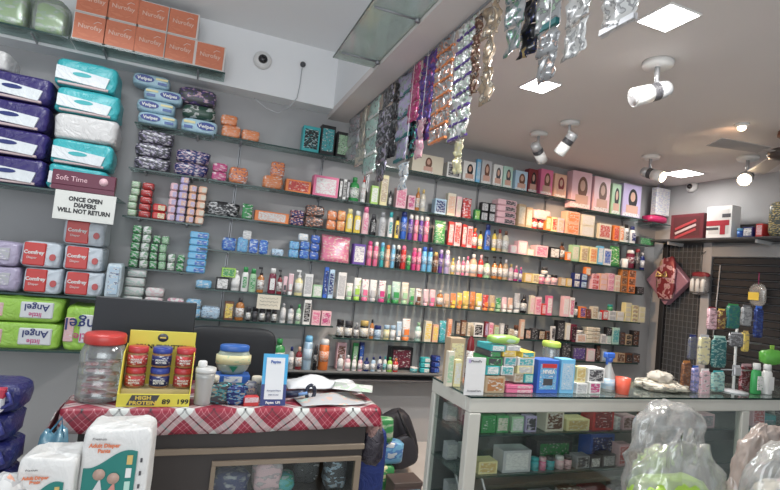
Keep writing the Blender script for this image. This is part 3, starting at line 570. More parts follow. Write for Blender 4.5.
row(Z7, 4.08, T7, [('b',336,345,25,'lpink','brown'), ('b',352,357,25,'green','lgreen'), ('b',358.5,363,26,'navy','blue'), ('b',390,412,22,'black','maroon')])
# handwritten price card hanging on the fifth shelf edge
P = WY(269, 302, 3.985); r = thing('price_card', 'cream handwritten card hanging from the fifth glass shelf', 'card', (P.x, 3.99, P.z))
box('card', mat('cream', .7), -.09, .09, -.002, 0, -.055, .055, 0, r)
for q_, zz in enumerate((.028, .002, -.024)): MB().tube([(-.07+i*.006, -.003, zz+.008*math.sin(i*1.9+q_)*math.cos(i*.7)) for i in range(24)], .0012, 5).build('handwriting_line', mat('dgrey'), r)
# big bags above the pink bag: white gift bag and pink bag at the right end of the top shelf
P = WY(662, 214, 4.05)
r = thing('pink_bag', 'bright magenta bag lying flat at the right end of the top shelf', 'bag', (4.61, 3.98, 2.33))
MB().puff(-.14, .14, 0, .16, 0, .085, .6, 12, 8, .1, 3).build('bag_body', mat((.55, .01, .12), .35), r)
shelf('short glass shelf under the magenta bag', 4.47, 4.74, 2.325, 3.96, grp='glass wall shelves')
r = thing('gift_bag', 'white and lilac patterned paper bag standing on the magenta bag', 'bag', (4.655, 4.0, 2.42))
box('paper_bag', printed('white', 'lilac', 'lblue', 28, .4), -.10, .10, 0, .07, 0, .30, .004, r)
MB().tube([(-.05, .035, .295), (-.045, .035, .345), (.0, .035, .365), (.045, .035, .345), (.05, .035, .295)], .004).build('handle', mat('lilac', .5), r)
# ================================================================ LEFT PART OF THE WALL
def wipes(pa, pb, pt, pb2, Yf, z, h, flip=False, lab='', kind='v', d=.16):
    X0 = XatZ(pa, Yf, z+h/2); X1 = XatZ(pb, Yf, z+h/2); w_ = X1-X0
    r = thing('wet_wipes_pack', lab, 'wipes pack', ((X0+X1)/2, Yf, z), 0, 'wet wipes packs stacked on the top left shelf')
    if kind == 'v':
        MB().puff(-w_/2, w_/2, 0, d, 0, h*.99, .42, 12, 8, .03, pa).build('wrapper', film((.42, .64, .76)), r)
        s = -1 if not flip else 1; cx = s*w_*.17
        vs = [(cx+w_*.25*math.cos(a*math.pi/12), -.004, h*.52+h*.27*math.sin(a*math.pi/12)) for a in range(24)]; vs += [(x, .004+.004, z_) for x, _, z_ in vs]
        MB().add(vs, [tuple(range(24))]+[(i, (i+1) % 24, (i+1) % 24+24, i+24) for i in range(24)]).build('logo_oval', mat((.03, .06, .3), .4), r)
        text('Vwipes', h*.36, mat('white'), r, (cx, -.005, h*.50), bold=.001)
        box('corner_label', mat((.08, .15, .4), .4), -s*w_*.3-.03, -s*w_*.3+.03, -.003, .004, h*.22, h*.42, 0, r)
        box('yellow_stripe', mat('lyellow', .4), -s*w_*.28-.04, -s*w_*.28+.04, -.003, .004, h*.58, h*.74, 0, r)
    else:
        m = printed('dgrey', 'purple', 'lpink', 22, .3) if kind == 'p' else printed((.03, .09, .06), 'white', 'dgrey', 14, .3)
        MB().puff(-w_/2, w_/2, 0, d, 0, h*.99, .5, 12, 8, .05, pa).build('wrapper', m, r)
hw = .092
wipes(137,177,0,0,4.0,ZL1,hw,False,'blue wet wipes pack at the bottom of the left wipes stack')
wipes(136,175,0,0,4.0,ZL1+hw,hw,False,'blue wet wipes pack second from bottom in the left stack')
wipes(143,183,0,0,4.0,ZL1+2*hw,hw,True,'blue wet wipes pack third up, shifted right with logo at right')
wipes(132,170,0,0,4.0,ZL1+3*hw,hw,False,'blue wet wipes pack on top of the left wipes stack')
wipes(181,218,0,0,4.0,ZL1,.11,True,'blue wet wipes pack under the green and white pack')
wipes(182,216,0,0,4.0,ZL1+.11,.105,True,'dark green and white pack in the right wipes stack','g')
wipes(178,217,0,0,4.0,ZL1+.215,.13,True,'dark purple printed wipes pack on top of the right stack','p')
def packs(z, Yf, cols, kind, hpx, look, place, nm, ct, grp, dd=.1):
    """cols: (px0, px1, layers, c1, c2)"""
    for ci, (a, b, n, c1, c2) in enumerate(cols):
        X0 = XatZ(a, Yf, z+.05); X1 = XatZ(b, Yf, z+.05); w_ = (X1-X0)*.97; h = hpx*mpp(X0, Yf, z)
        for i in range(n):
            j = random.uniform(-.006, .006)*(i > 0)
            r = thing(nm, '', ct, ((X0+X1)/2+j*(.3 if kind == 'l' else 1), Yf+.005+random.uniform(0, .006), z+i*h), 0, grp)
            KIND[kind][0](r, w_*.98, h*.985, dd, c1, c2)
            lv = 'bottom' if i == 0 else 'top' if i == n-1 else ('middle' if n == 3 else 'layer %s' % ['', 'two', 'three', 'four', 'five', 'six'][i])
            AUTO.append((r, '%s, %s of stack %s from left' % (look, lv, ['one', 'two', 'three', 'four', 'five', 'six', 'seven'][ci]), place))
packs(ZL2, 4.0, [(133,171,3,'dgrey','lilac'), (173,209,2,'navy','lpink')], 'q', 13.6, 'black printed sanitary pack', 'below the wipes', 'sanitary_pack', 'sanitary pack', 'black sanitary packs below the wet wipes', .15)
packs(ZL3, 4.0, [(127,137,5,'lgreen','cream'), (138,151,5,'red','dred')], 'q', 7.2, 'red and cream soap', 'on the left wall shelf', 'wrapped_soap', 'soap pack', 'red soaps on the left wall shelf')
packs(ZL3, 4.0, [(152,166,2,'red','lyellow')], 'l', 8, 'red and yellow soap', 'on the left wall shelf', 'wrapped_soap', 'soap pack', 'red soaps on the left wall shelf')
packs(ZL3, 4.0, [(167,175,5,'lpink','lilac'), (176,185,6,'lilac','peach'), (186,194,5,'peach','lilac'), (195,204,5,'peach','cream')], 'l', 7.8, 'peach and lilac soap', 'on the left wall shelf', 'wrapped_soap', 'soap pack', 'peach soaps on the left wall shelf')
packs(ZL4, 4.0, [(128,138,5,'green','white'), (139,148,5,'white','green'), (149,157,4,'green','white'), (158,166,4,'lgreen','green'), (167,175,2,'white','green'), (176,184,2,'green','white')], 'q', 8.6, 'green and white soap', 'left of the blue packs', 'wrapped_soap', 'soap pack', 'green and white soaps on the left wall shelf', .08)
packs(ZL4, 4.0, [(186,206,6,'sky','blue')], 'l', 7, 'blue flat pack', 'beside the green soaps', 'flat_pack', 'pack', 'blue flat packs beside the green soaps')
packs(ZL5, 4.0, [(121,142,5,'white','mint'), (143,163,3,'white','lpink'), (165,183,2,'white','pink')], 'q', 9.4, 'small white roll pack', 'above the dark screen', 'roll_pack', 'pack', 'white roll packs above the dark screen', .09)
packs(ZL5, 4.0, [(185,201,2,'sky','white')], 'q', 9.5, 'small blue roll pack', 'right of the white rolls', 'roll_pack', 'pack', 'blue roll packs right of the white rolls', .09)
row(Z5, Y4, T5, [('q',196,212,8,'sky','lblue')])
# diaper packs
def big(nm, pa, pb, z, h, lab, kind, Yf=3.80, d=.26, rz=0, tilt=0, grp='diaper packs on the left shelves', seed=0):
    X0 = XatZ(pa, Yf, z+h/2); X1 = XatZ(pb, Yf, z+h/2); w_ = X1-X0
    r = thing(nm, lab, 'diaper pack', ((X0+X1)/2, Yf, z), rz, grp); r.rotation_euler = (0, random.uniform(-.02, .035) if kind in ('teal', 'purple', 'white') else 0, rz)
    pk = dict(teal=(.02, .42, .46), purple=(.035, .024, .15), white=(.62, .61, .60), red=(.55, .62, .68), lime=(.33, .62, .05), lilac=(.42, .37, .52), pale=(.55, .66, .72))[kind]
    MB().puff(-w_/2, w_/2, 0, d, 0, h*.985, .26, 22, 14, .07, seed+pa*.37).build('wrapper', film(pk), r)
    if kind in ('teal', 'purple'):
        # white carry flap with a hand slot along the front
        a = -w_*.46; b_ = w_*.33; zz0, zz1 = h*.16, h*.66
        MB().add([(a, -.012, zz1), (a, -.012, zz0+.01), (b_, -.012, zz0-.01), (b_+.02, -.012, zz1-.03), (a, .03, zz1), (a, .03, zz0+.01), (b_, .03, zz0-.01), (b_+.02, .03, zz1-.03)],
                 [(0,1,2,3),(7,6,5,4),(0,4,5,1),(1,5,6,2),(2,6,7,3),(3,7,4,0)]).build('carry_flap', film((.70, .74, .76), .4, 8, .4), r)
        vs = [(-.02+.055*math.cos(k*math.pi/8), -.0135, h*.45+.014*math.sin(k*math.pi/8)) for k in range(16)]
        vs += [(x, -.010, z_) for x, _, z_ in vs]
        MB().add(vs, [tuple(range(16))]+[(i, (i+1) % 16, (i+1) % 16+16, i+16) for i in range(16)]).build('hand_slot', mat('navy' if kind == 'purple' else 'teal', .4), r)
        box('pleated_end', mat((.55, .42, .42), .5), -w_*.42, w_*.38, -.006, .02, h*.04, h*.13, .003, r)
    if kind == 'red':
        box('red_panel', mat((.62, .04, .035), .35), -w_*.42, w_*.12, -.007, .03, h*.07, h*.93, .006, r)
        text('Comfrey', h*.19, mat('white'), r, (-w_*.16, -.0085, h*.56), sx=.95, bold=.001)
        text('Diaper', h*.12, mat('white'), r, (-w_*.2, -.0085, h*.36))
        vs = [(w_*.30+.018*math.cos(k*math.pi/8), -.009, h*.42+.022*math.sin(k*math.pi/8)) for k in range(16)]; vs += [(x, .02, z_) for x, _, z_ in vs]
        MB().add(vs, [tuple(range(16))]+[(i, (i+1) % 16, (i+1) % 16+16, i+16) for i in range(16)]).build('round_badge', mat((.55, .08, .08), .4), r)
    if kind == 'lime':
        box('white_panel', mat((.70, .72, .74), .4), w_*.02, w_*.40, -.006, .03, h*.18, h*.80, .006, r)
        t = text('little', h*.24, mat('magenta'), r, (w_*.20, -.0075, h*.32), (math.pi/2, math.pi, 0), bold=.0006)
        t = text('Angel', h*.36, mat('navy'), r, (w_*.21, -.0075, h*.60), (math.pi/2, math.pi, 0), bold=.001)
        box('pink_patch', printed('lpink', 'peach', 'white', 30), -w_*.46, -w_*.16, -.005, .03, h*.2, h*.72, .004, r)
    if kind == 'lilac': box('printed_band', printed('lgrey', 'lilac', 'white', 30), -w_*.45, w_*.3, -.005, .03, h*.25, h*.75, .004, r)
    if kind == 'pale': box('printed_band', printed('lblue', 'white', 'navy', 30), -w_*.3, w_*.35, -.005, .03, h*.12, h*.9, .004, r)
    return r
zb = 1.82; H = .172; G = 'large adult diaper packs on the upper left shelf'
for i, (a, b, k, lab, t) in enumerate(((46,106,'teal','teal adult diaper pack at the bottom of its stack, just above the sign',0), (50,112,'teal','teal adult diaper pack directly under the plain white pack',0), (53,117,'white','plain white plastic diaper pack in the middle of the teal stack',0),
        (55,119,'teal','teal adult diaper pack directly above the plain white pack',0.03), (54,117,'teal','topmost teal adult diaper pack, tilted and half open',0.04))):
    r_ = big('adult_diaper_pack', a, b, zb+i*H, H*(1.0 if i < 4 else 1.1), lab, k, tilt=t*0, grp=G, seed=i)
for i, (a, b, lab) in enumerate(((-25,44,'purple adult diaper pack at the bottom of the purple stack'), (-25,46,'purple adult diaper pack second from the bottom'), (-22,47,'purple adult diaper pack third from bottom with a torn white flap'), (-20,51,'purple adult diaper pack on top of the purple stack'))):
    big('adult_diaper_pack', a, b, zb+i*.178, .178, lab, 'purple', grp=G, seed=i+9)
big('adult_diaper_pack', -40, 8, zb+4*.178, .12, 'grey plastic diaper bundle above the purple packs, cut by the frame', 'white', grp=G, seed=31)
P = WY(85, 186, 3.77); box('x', MB and mat('maroon', .4), 0, .001, 0, .001, 0, .001) if False else None
r = thing('maroon_box', 'maroon flat box lying in front of the lowest teal pack', 'box', (P.x, 3.73, 1.822)); 
box('carton', mat((.13, .01, .04), .35), -.18, .18, 0, .055, .03, .125, .004, r); box('lower_tray', mat((.13, .01, .04), .35), -.178, .178, .0, .05, 0, .03, 0, r); text('Soft Time', .045, mat('lpink'), r, (-.07, -.0015, .075)); MB().lathe([(.026, 0), (.026, .002)], 16, (0, 0, 0)).build('round_badge', mat('lpink'), r, (.11, 0, .08), (math.pi/2, 0, 0))
P = WY(84.5, 207, 3.70)
r = thing('paper_sign', 'white paper sign reading once open diapers will not return', 'sign', (P.x, 3.715, P.z))
box('paper', mat((.74, .75, .70), .6), -.172, .172, -.003, 0, -.092, .092, 0, r)
text('ONCE OPEN\nDIAPERS\nWILL NOT RETURN', .038, mat('black'), r, (0, -.0042, .005), sx=.88, bold=.0018)
G = 'red and white diaper packs on the middle left shelf'
for a, b, i, lab in ((22,61,0,'red and white diaper pack, bottom left of the five'), (20,61,1,'red and white diaper pack, upper left of the five'), (63,103,0,'red and white diaper pack, bottom right of the five'), (63,103,1,'red and white diaper pack, middle of the right hand stack'), (63,105,2,'red and white diaper pack on top of the right hand stack')):
    big('diaper_pack', a, b, 1.142+i*.168, .168, lab, 'red', grp=G, seed=a+i*3)
for i, lab in ((0, 'lilac carton style diaper pack, lower one at the left edge'), (1, 'lilac carton style diaper pack, upper one at the left edge')): big('diaper_pack', -28, 19, 1.142+i*.158, .158, lab, 'lilac', grp='lilac packs at the left edge', seed=i)
big('diaper_pack', 105, 121, 1.142, .24, 'pale blue upright pack beside the red and white packs', 'pale', d=.15, grp=G)
G = 'lime green diaper packs on the lower left shelf'
big('diaper_pack', -30, 60, .787, .17, 'lime green diaper pack at the bottom with upside down lettering', 'lime', grp=G, seed=3)
big('diaper_pack', -28, 62, .957, .165, 'lime green diaper pack lying on top of the other one', 'lime', grp=G, seed=4)
big('diaper_pack', 63, 95, .787, .30, 'lime green diaper pack standing right of the two lying ones', 'lime', grp=G, seed=5)
# orange boxes under the ceiling
zb = 2.83; w_ = .190
for lev in (0, 1):
    for i in range(5 - lev):
        X = XatZ(90+i*30.0, 3.81, zb+.09) if i < 5 else 0
        r = thing('orange_carton', '', 'carton', (X, 3.805, zb+lev*.187), 0, 'orange cartons on the high shelf')
        box('carton', mat((.74, .70, .66), .5), -w_/2-.004, w_/2+.008, .002, .15, 0, .185, .002, r)
        box('orange_front', printed((.80, .20, .07), (.76, .18, .06), (.84, .24, .09), 12, .5), -w_/2+.002, w_/2-.004, -.0015, .003, .008, .177, 0, r)
        text('Nurofay', .042, mat((.82, .55, .44), .5), r, (0, -.0025, .095), bold=.0004)
        MB().tube([(.02, -.002, .125), (.04, -.002, .142), (.065, -.002, .138)], .0022).build('swoosh', mat((.85, .66, .58), .5), r)
        AUTO.append((r, 'orange carton with white lettering, %s row, %s from left' % (['lower', 'upper'][lev], ['first', 'second', 'third', 'fourth', 'fifth'][i]), 'under the ceiling'))
for i, (a, b, h, lab) in enumerate(((-12, 26, .30, 'lime green bagged diaper pack at the top left corner'), (30, 66, .24, 'green and white bagged pack beside the orange cartons'))):
    X0 = XatZ(a, 3.83, 2.9); X1 = XatZ(b, 3.83, 2.9)
    r = thing('bagged_pack', lab, 'bagged pack', ((X0+X1)/2, 3.82, 2.83), 0, 'green bagged packs at the top left')
    W_ = X1-X0; MB().puff(-W_/2+.02, W_/2-.02, .012, .16, .004, h-.03, .35, 12, 8, .08, i).build('pack', printed('lime', 'lgreen', 'white', 14, .4), r)
    MB().puff(-W_/2, W_/2, 0, .17, 0, h, .4, 14, 10, .12, i+4).build('clear_bag', glassy('milky_bag', (.93, .95, .93), .3, .2, .22, (.75, .8, .75)), r)
# ================================================================ DESK WITH THE PLAID CLOTH
TZ = .785; TY = 2.5; TX0, TX1 = -.44, .985
r = desk = thing('shop_desk', 'dark brown shop desk with a glazed lower display, under plaid cloth', 'desk', ((TX0+TX1)/2, TY, 0))
DK = mat((.045, .038, .036), .45); STR = mat((.26, .20, .14), .5); hx = (TX1-TX0)/2-.055
box('desktop', DK, -hx-.01, hx+.01, 0, .56, TZ-.04, TZ-.012, .002, r)
box('upper_panel', DK, -hx, hx, .012, .03, .600, TZ-.04, 0, r)
box('trim_strip', STR, -hx, hx, .0, .03, .572, .600, .003, r)
box('side_panel', DK, hx-.02, hx, .03, .55, 0, TZ-.04, 0, r)
box('side_panel', DK, -hx, -hx+.02, .03, .55, 0, TZ-.04, 0, r)
box('back_panel', DK, -hx+.02, hx-.02, .53, .55, 0, TZ-.04, 0, r)
wx0 = XatZ(211, TY, .5)-(TX0+TX1)/2; wx1 = hx-.012; wt = .515
b = MB().box(wx0, wx1, 0, .03, wt, wt+.022, .002).box(wx0, wx0+.02, 0, .03, .1, wt).box(wx1-.03, wx1, 0, .03, .1, wt); b.box(wx0, wx1, 0, .03, .08, .1); b.build('window_frame', STR, r)
box('lower_panel', DK, -hx, wx0, .012, .03, 0, .572, 0, r); box('panel_above_window', DK, wx0, wx1, .014, .03, wt+.022, .572, 0, r); box('plinth', DK, wx0, hx, .012, .03, 0, .08, 0, r)
box('window_glass', PANE, wx0+.02, wx1-.03, .012, .016, .1, wt, 0, r)
box('inner_shelf', DK, wx0, wx1, .035, .5, .32, .335, 0, r)
# plaid cloth
def plaid():
    m, t, b = new_mat('plaid_cloth'); b.inputs['Roughness'].default_value = .45; N = t.nodes.new; Lk = t.links.new
    tc = N('ShaderNodeTexCoord'); sp = N('ShaderNodeSeparateXYZ'); Lk(tc.outputs['Object'], sp.inputs[0])
    def math_(op, a, c=None):
        n = N('ShaderNodeMath'); n.operation = op
        for i, q in enumerate((a, c)):
            if q is None: continue
            if isinstance(q, (int, float)): n.inputs[i].default_value = q
            else: Lk(q, n.inputs[i])
        return n.outputs[0]
    s = math_('SUBTRACT', sp.outputs[2], sp.outputs[1]); s = math_('MULTIPLY', s, 1.25)
    ramps = []
    for op in ('ADD', 'SUBTRACT'):
        u = math_(op, sp.outputs[0], s); u = math_('ADD', u, 10.0); f = math_('FRACT', math_('DIVIDE', u, .27))
        rp = N('ShaderNodeValToRGB'); rp.color_ramp.interpolation = 'CONSTANT'; e = rp.color_ramp.elements
        Wt, Rd, Bk = (.56, .58, .56, 1), (.24, .010, .03, 1), (.008, .008, .012, 1); Ln = (.5, .2, .23, 1)
        st = [(0, Wt), (.13, Bk), (.165, Wt), (.30, Rd), (.40, Ln), (.415, Rd), (.50, Ln), (.515, Rd), (.60, Bk), (.635, Rd), (.78, Ln), (.795, Rd), (.9, Ln), (.915, Rd)]
        e[0].position = 0; e[0].color = st[0][1]; e[1].position = st[1][0]; e[1].color = st[1][1]
        for p_, c_ in st[2:]: x = e.new(p_); x.color = c_
        Lk(f, rp.inputs[0]); ramps.append(rp.outputs[0])
    mx = N('ShaderNodeMix'); mx.data_type = 'RGBA'; mx.inputs[0].default_value = .5; Lk(ramps[0], mx.inputs[6]); Lk(ramps[1], mx.inputs[7])
    Lk(mx.outputs[2], b.inputs['Base Color']); return m
PL = plaid()
nx = 80; prof = [(.57, TZ-.002), (.3, TZ-.001), (.1, TZ), (.0, TZ), (-.010, TZ-.012), (-.013, TZ-.028), (-.015, TZ-.048), (-.018, TZ-.068), (-.02, TZ-.086)]
vs = []; cx = (TX0+TX1)/2
for i in range(nx+1):
    u = i/nx; x = TX0-.02 + u*(TX1-TX0+.03)
    for j, (y, z) in enumerate(prof):
        drop = max(0, j-3)/5; wv = math.sin(x*17)*.006+math.sin(x*41+1)*.003
        zz = z - drop*(.012*math.sin(x*3.2+1.2)+.012) + (0.0)
        vs.append((x-cx, y+wv*drop-.004*drop, zz-TZ))
M = len(prof); fs = [(i*M+j, i*M+j+1, (i+1)*M+j+1, (i+1)*M+j) for i in range(nx) for j in range(M-1)]
o = MB().add(vs, fs, True).build('plaid_tablecloth', PL, None, (cx, TY, TZ)); tag(o, 'red and white diagonal plaid plastic cloth covering the desk', 'tablecloth')
sm = o.modifiers.new('thickness', 'SOLIDIFY'); sm.thickness = .0022; sm.offset = -1
# left end of the cloth bunched and hanging
vs = []; n = 14
for i in range(n+1):
    a = i/n
    for j in range(9):
        v = j/8; k = math.sin(a*22)*.022*v
        vs.append((-.475-.05*v+k+.05*math.sin(v*3)*(a-.5), TY-.02+.30*a+.02*math.cos(a*19)*v, TZ-.014-v*.34-.03*math.sin(a*7)*v))
o = MB().add(vs, [(i*9+j, i*9+j+1, (i+1)*9+j+1, (i+1)*9+j) for i in range(n) for j in range(8)], True).build('cloth_end', PL, bpy.data.objects['plaid_tablecloth'])
o.matrix_parent_inverse = bpy.data.objects['plaid_tablecloth'].matrix_world.inverted() if False else Matrix.Translation((-cx, -TY, -TZ))
sm = o.modifiers.new('thickness', 'SOLIDIFY'); sm.thickness = .002
# contents of the lower desk window
for i, (px, w_, h, c1, c2, lab) in enumerate(((232, .17, .12, 'navy', 'grey', 'grey and navy bundle at the left inside the desk window'), (268, .15, .17, 'lpink', 'grey', 'pinkish crumpled packet bundle inside the desk window'), (285, .10, .09, 'teal', 'green', 'small teal bundle in the middle of the desk window'), (310, .15, .18, 'dgrey', 'black', 'dark bundle right of the teal one in the desk window'), (335, .12, .18, 'dgrey', 'lblue', 'dark printed bundle at the right end of the desk window'))):
    X = XatZ(px, TY+.12, .45); rr = thing('packet_bundle', lab, 'packet', (X, TY+.06+(.09 if px == 310 else 0), .336), 0, 'packets inside the desk window')
    MB().puff(-w_/2, w_/2, 0, .12, 0, h, .6, 12, 8, .2, i).build('bundle', printed(c1, c2, 'lgrey', 18, .4), rr)
# ---- things on the desk
def onT(px, Y, lab, nm, ct, z=TZ+.001, grp=None, rz=0): return thing(nm, lab, ct, (XatZ(px, Y, z), Y, z), rz, grp)
# red lidded jar
r = onT(98, 2.66, 'large clear plastic jar with a red lid on the desk', 'plastic_jar', 'jar')
MB().lathe([(.098, 0), (.112, .008), (.112, .05), (.106, .056), (.112, .062), (.112, .11), (.106, .116), (.112, .122), (.112, .17), (.106, .176), (.112, .182), (.112, .245), (.097, .282), (.085, .295)], 32).build('jar_wall', PLASTIC, r)
MB().lathe([(.100, .293), (.104, .30), (.103, .335), (.096, .345), (.05, .347)], 32).build('lid', mat((.62, .04, .03), .3), r)
b = MB()
for k in range(14):
    a = k*2.4; b.puff(.055*math.cos(a)-.035, .055*math.cos(a)+.035, .05*math.sin(a)-.03, .05*math.sin(a)+.03, .012+k*.014, .026+k*.014, .6, 6, 4)
b.build('sweets_inside', printed('lpink', 'red', 'cream', 22), r)
r.scale = (.86, .86, .88)
# peanut butter display
Yd = 2.53; XL = XatZ(117, Yd, TZ+.05); XR_ = XatZ(190, Yd, TZ+.05); W_ = XR_-XL
pd_ = thing('peanut_butter_display', 'yellow cardboard counter display stand for peanut butter jars', 'display stand', ((XL+XR_)/2, Yd, TZ+.001)); pd_.scale = (1, 1, .85); YE = mat((.83, .72, .02), .45)
d_ = .17; s_ = W_/2
box('base_tray', YE, -s_, s_, 0, d_, 0, .008, .001, pd_); box('front_lip', YE, -s_, s_, -.004, 0, 0, .068, .001, pd_)
box('shelf_step', YE, -s_+.006, s_-.006, .075, d_, .155, .160, 0, pd_) if False else None
for sgn in (-1, 1): MB().add([(sgn*s_, 0, .0), (sgn*s_, 0, .068), (sgn*s_, .05, .27), (sgn*s_, d_, .30), (sgn*s_, d_, 0), (sgn*(s_-.004), 0, .0), (sgn*(s_-.004), 0, .068), (sgn*(s_-.004), .05, .27), (sgn*(s_-.004), d_, .30), (sgn*(s_-.004), d_, 0)],
    [(0,1,2,3,4),(9,8,7,6,5),(0,5,6,1),(1,6,7,2),(2,7,8,3),(3,8,9,4),(4,9,5,0)]).build('side_wall', YE, pd_)
box('header', YE, -s_+.005, s_-.002, d_-.004, d_, .0, .375, .004, pd_)
text('PEANUT BUTTER', .033, mat('black'), pd_, (0, d_-.0055, .285), sx=.92, bold=.0008)
MB().lathe([(.024, 0), (.024, .002)], 20).build('round_logo', mat('dgrey'), pd_, (0, d_-.004, .338), (math.pi/2, 0, 0)); box('logo_bar', mat('yellow'), -.014, .014, d_-.0075, d_-.0055, .334, .342, 0, pd_)
MB().add([(-s_+.04, -.0048, .008), (-s_+.155, -.0048, .008), (-s_+.175, -.0048, .062), (-s_+.06, -.0048, .062), (-s_+.04, -.003, .008), (-s_+.155, -.003, .008), (-s_+.175, -.003, .062), (-s_+.06, -.003, .062)], [(0,1,2,3),(7,6,5,4),(0,4,5,1),(2,6,7,3)]).build('black_panel', mat('dgrey'), pd_)
text('HIGH\nPROTEIN', .026, mat('yellow'), pd_, (-s_+.107, -.0056, .034), sx=1.05, bold=.001)
text('89', .036, mat('black'), pd_, (.052, -.005, .026), bold=.001); text('199', .036, mat('black'), pd_, (.122, -.005, .026), bold=.001)

box('inner_step', mat((.6, .5, .25), .6), -s_+.006, s_-.006, .062, d_-.006, .008, .074, 0, pd_)
box('inner_riser', mat((.6, .5, .25), .6), -s_+.006, s_-.006, .118, d_-.006, .074, .14, 0, pd_) if False else None
for i, px in enumerate((-.105, .0, .105)):
    for lev in (0, 1):
        red = i != 1; cc = ('red', (.55, .03, .04)) if red else ('navy', (.03, .06, .35))
        rr = thing('peanut_butter_jar', '%s lidded peanut butter jar, %s %s in the yellow display' % ('red' if red else 'blue', ['lower', 'upper'][lev], ['left', 'middle', 'right'][i]), 'jar', (pd_.location.x+px+.008, Yd+.112, TZ+.065+lev*.0955), 0, 'peanut butter jars in the yellow display')
        rr.scale = (.95, .95, .85)
        MB().lathe([(.040, 0), (.046, .006), (.046, .068), (.042, .076), (.040, .08)], 24).build('jar_body', mat((.35, .18, .08), .2), rr)
        MB().lathe([(.0465, .012), (.0465, .066)], 24).build('label', printed(cc[0], cc[0], 'white', 55), rr)
        MB().lathe([(.045, .078), (.046, .082), (.046, .106), (.042, .110)], 24).build('lid', mat(cc[1], .3), rr)
        text('PEANUT\nBUTTER', .014, mat('white'), rr, (0, -.0478, .036), bold=.0005)
# shaker bottle
r = onT(202, 2.58, 'translucent white shaker bottle right of the yellow display', 'shaker_bottle', 'bottle')
MB().lathe([(.040, 0), (.045, .005), (.043, .03), (.050, .15), (.052, .18)], 24).build('cup', glassy('milky_plastic', (.9, .9, .9), .3, .2, .5, (.62, .62, .60)), r)
MB().lathe([(.053, .18), (.054, .187), (.052, .205), (.03, .21)], 24).build('screw_lid', mat((.6, .6, .58), .3), r); MB().lathe([(.022, .21), (.024, .215), (.022, .24), (.018, .243)], 16).build('spout_cap', mat('white', .4), r, (-.02, 0, 0))
MB().tube([(-.01, 0, .012), (.025, 0, .16)], .004).build('mixing_stick', mat('tan'), r); r.scale = (.9, .9, .84)
# sachet cartons heap
r = onT(231, 2.72, 'blue carton of cough drops under the blue lidded jar', 'blue_carton', 'box')
box('carton', mat((.02, .12, .48), .4), -.085, .085, 0, .10, 0, .105, .003, r); box('white_label', printed('white', 'lblue', 'blue', 40), -.045, .045, -.002, 0, .07, .10, 0, r)
box('lower_print', printed('teal', 'peach', 'navy', 25), -.08, .08, -.002, 0, .01, .065, 0, r)
r = onT(232, 2.77, 'clear jar with blue lid and yellow label on the blue carton', 'drops_jar', 'jar', z=TZ+.107)
MB().lathe([(.05, 0), (.075, .02), (.088, .06), (.088, .085), (.072, .12)], 28, (0, 0, 0), 1, .5).build('jar_body', glassy('thick_plastic', (.8, .85, .8), .3, .1, .35, (.6, .7, .6)), r)
MB().lathe([(.073, .118), (.075, .122), (.075, .145), (.068, .15)], 28, (0, 0, 0), 1, .55).build('lid', mat((.03, .14, .5), .3), r)
MB().lathe([(.0895, .052), (.0895, .098)], 28, (0, 0, 0), 1, .505).build('label', printed('lyellow', 'lyellow', 'lgreen', 30), r)
MB().add([(-.022, -.048, .045), (.022, -.048, .045), (.0, -.044, .012), (-.022, -.03, .045), (.022, -.03, .045), (0, -.03, .012)], [(0,2,1),(3,4,5),(0,1,4,3),(0,3,5,2),(1,2,5,4)]).build('green_shield', mat((.0, .15, .08), .4), r)
for i, (px, Y, c1, c2, h, w_, lab) in enumerate(((219, 2.56, 'dgrey', 'teal', .10, .10, 'dark and teal sachet bundle in front of the blue carton'), (236, 2.55, 'navy', 'sky', .09, .10, 'navy and blue sachet bundle in the middle of the desk'), (249, 2.60, 'grey', 'navy', .10, .07, 'grey sachet bundle beside the payment stand'))):
    r = onT(px, Y, lab, 'sachet_bundle', 'sachets', grp='sachet bundles on the desk')
    for q in range(6): MB().puff(-w_/2+q*.004, w_/2+q*.004-.01, q*.012, q*.012+.010, 0, h-(q % 3)*.012, .5, 8, 6, .12, q+i*7).build('sachet', printed(c1, c2, 'tan', 30, .25, .3), r)
for px, lab in ((211.5, 'small dark bottle with cream cap left of the blue carton'), (255, 'small dark bottle with cream cap beside the payment stand')):
    r = onT(px, 2.68, lab, 'small_bottle', 'bottle', grp='small cream capped bottles on the desk')
    MB().lathe([(.028, 0), (.03, .004), (.03, .07), (.022, .08)], 18).build('bottle_body', mat((.12, .13, .14), .2), r); MB().lathe([(.027, .08), (.027, .11), (.024, .113)], 18).build('cap', mat('cream', .4), r)
r = onT(251, 2.535, 'small red and pink box at the front of the desk', 'small_box', 'box', rz=.1)
box('carton', mat('red', .4), -.035, .035, 0, .04, 0, .045, .001, r); box('label', printed('lpink', 'white', 'red', 60), -.033, .033, -.0012, 0, .018, .042, 0, r)
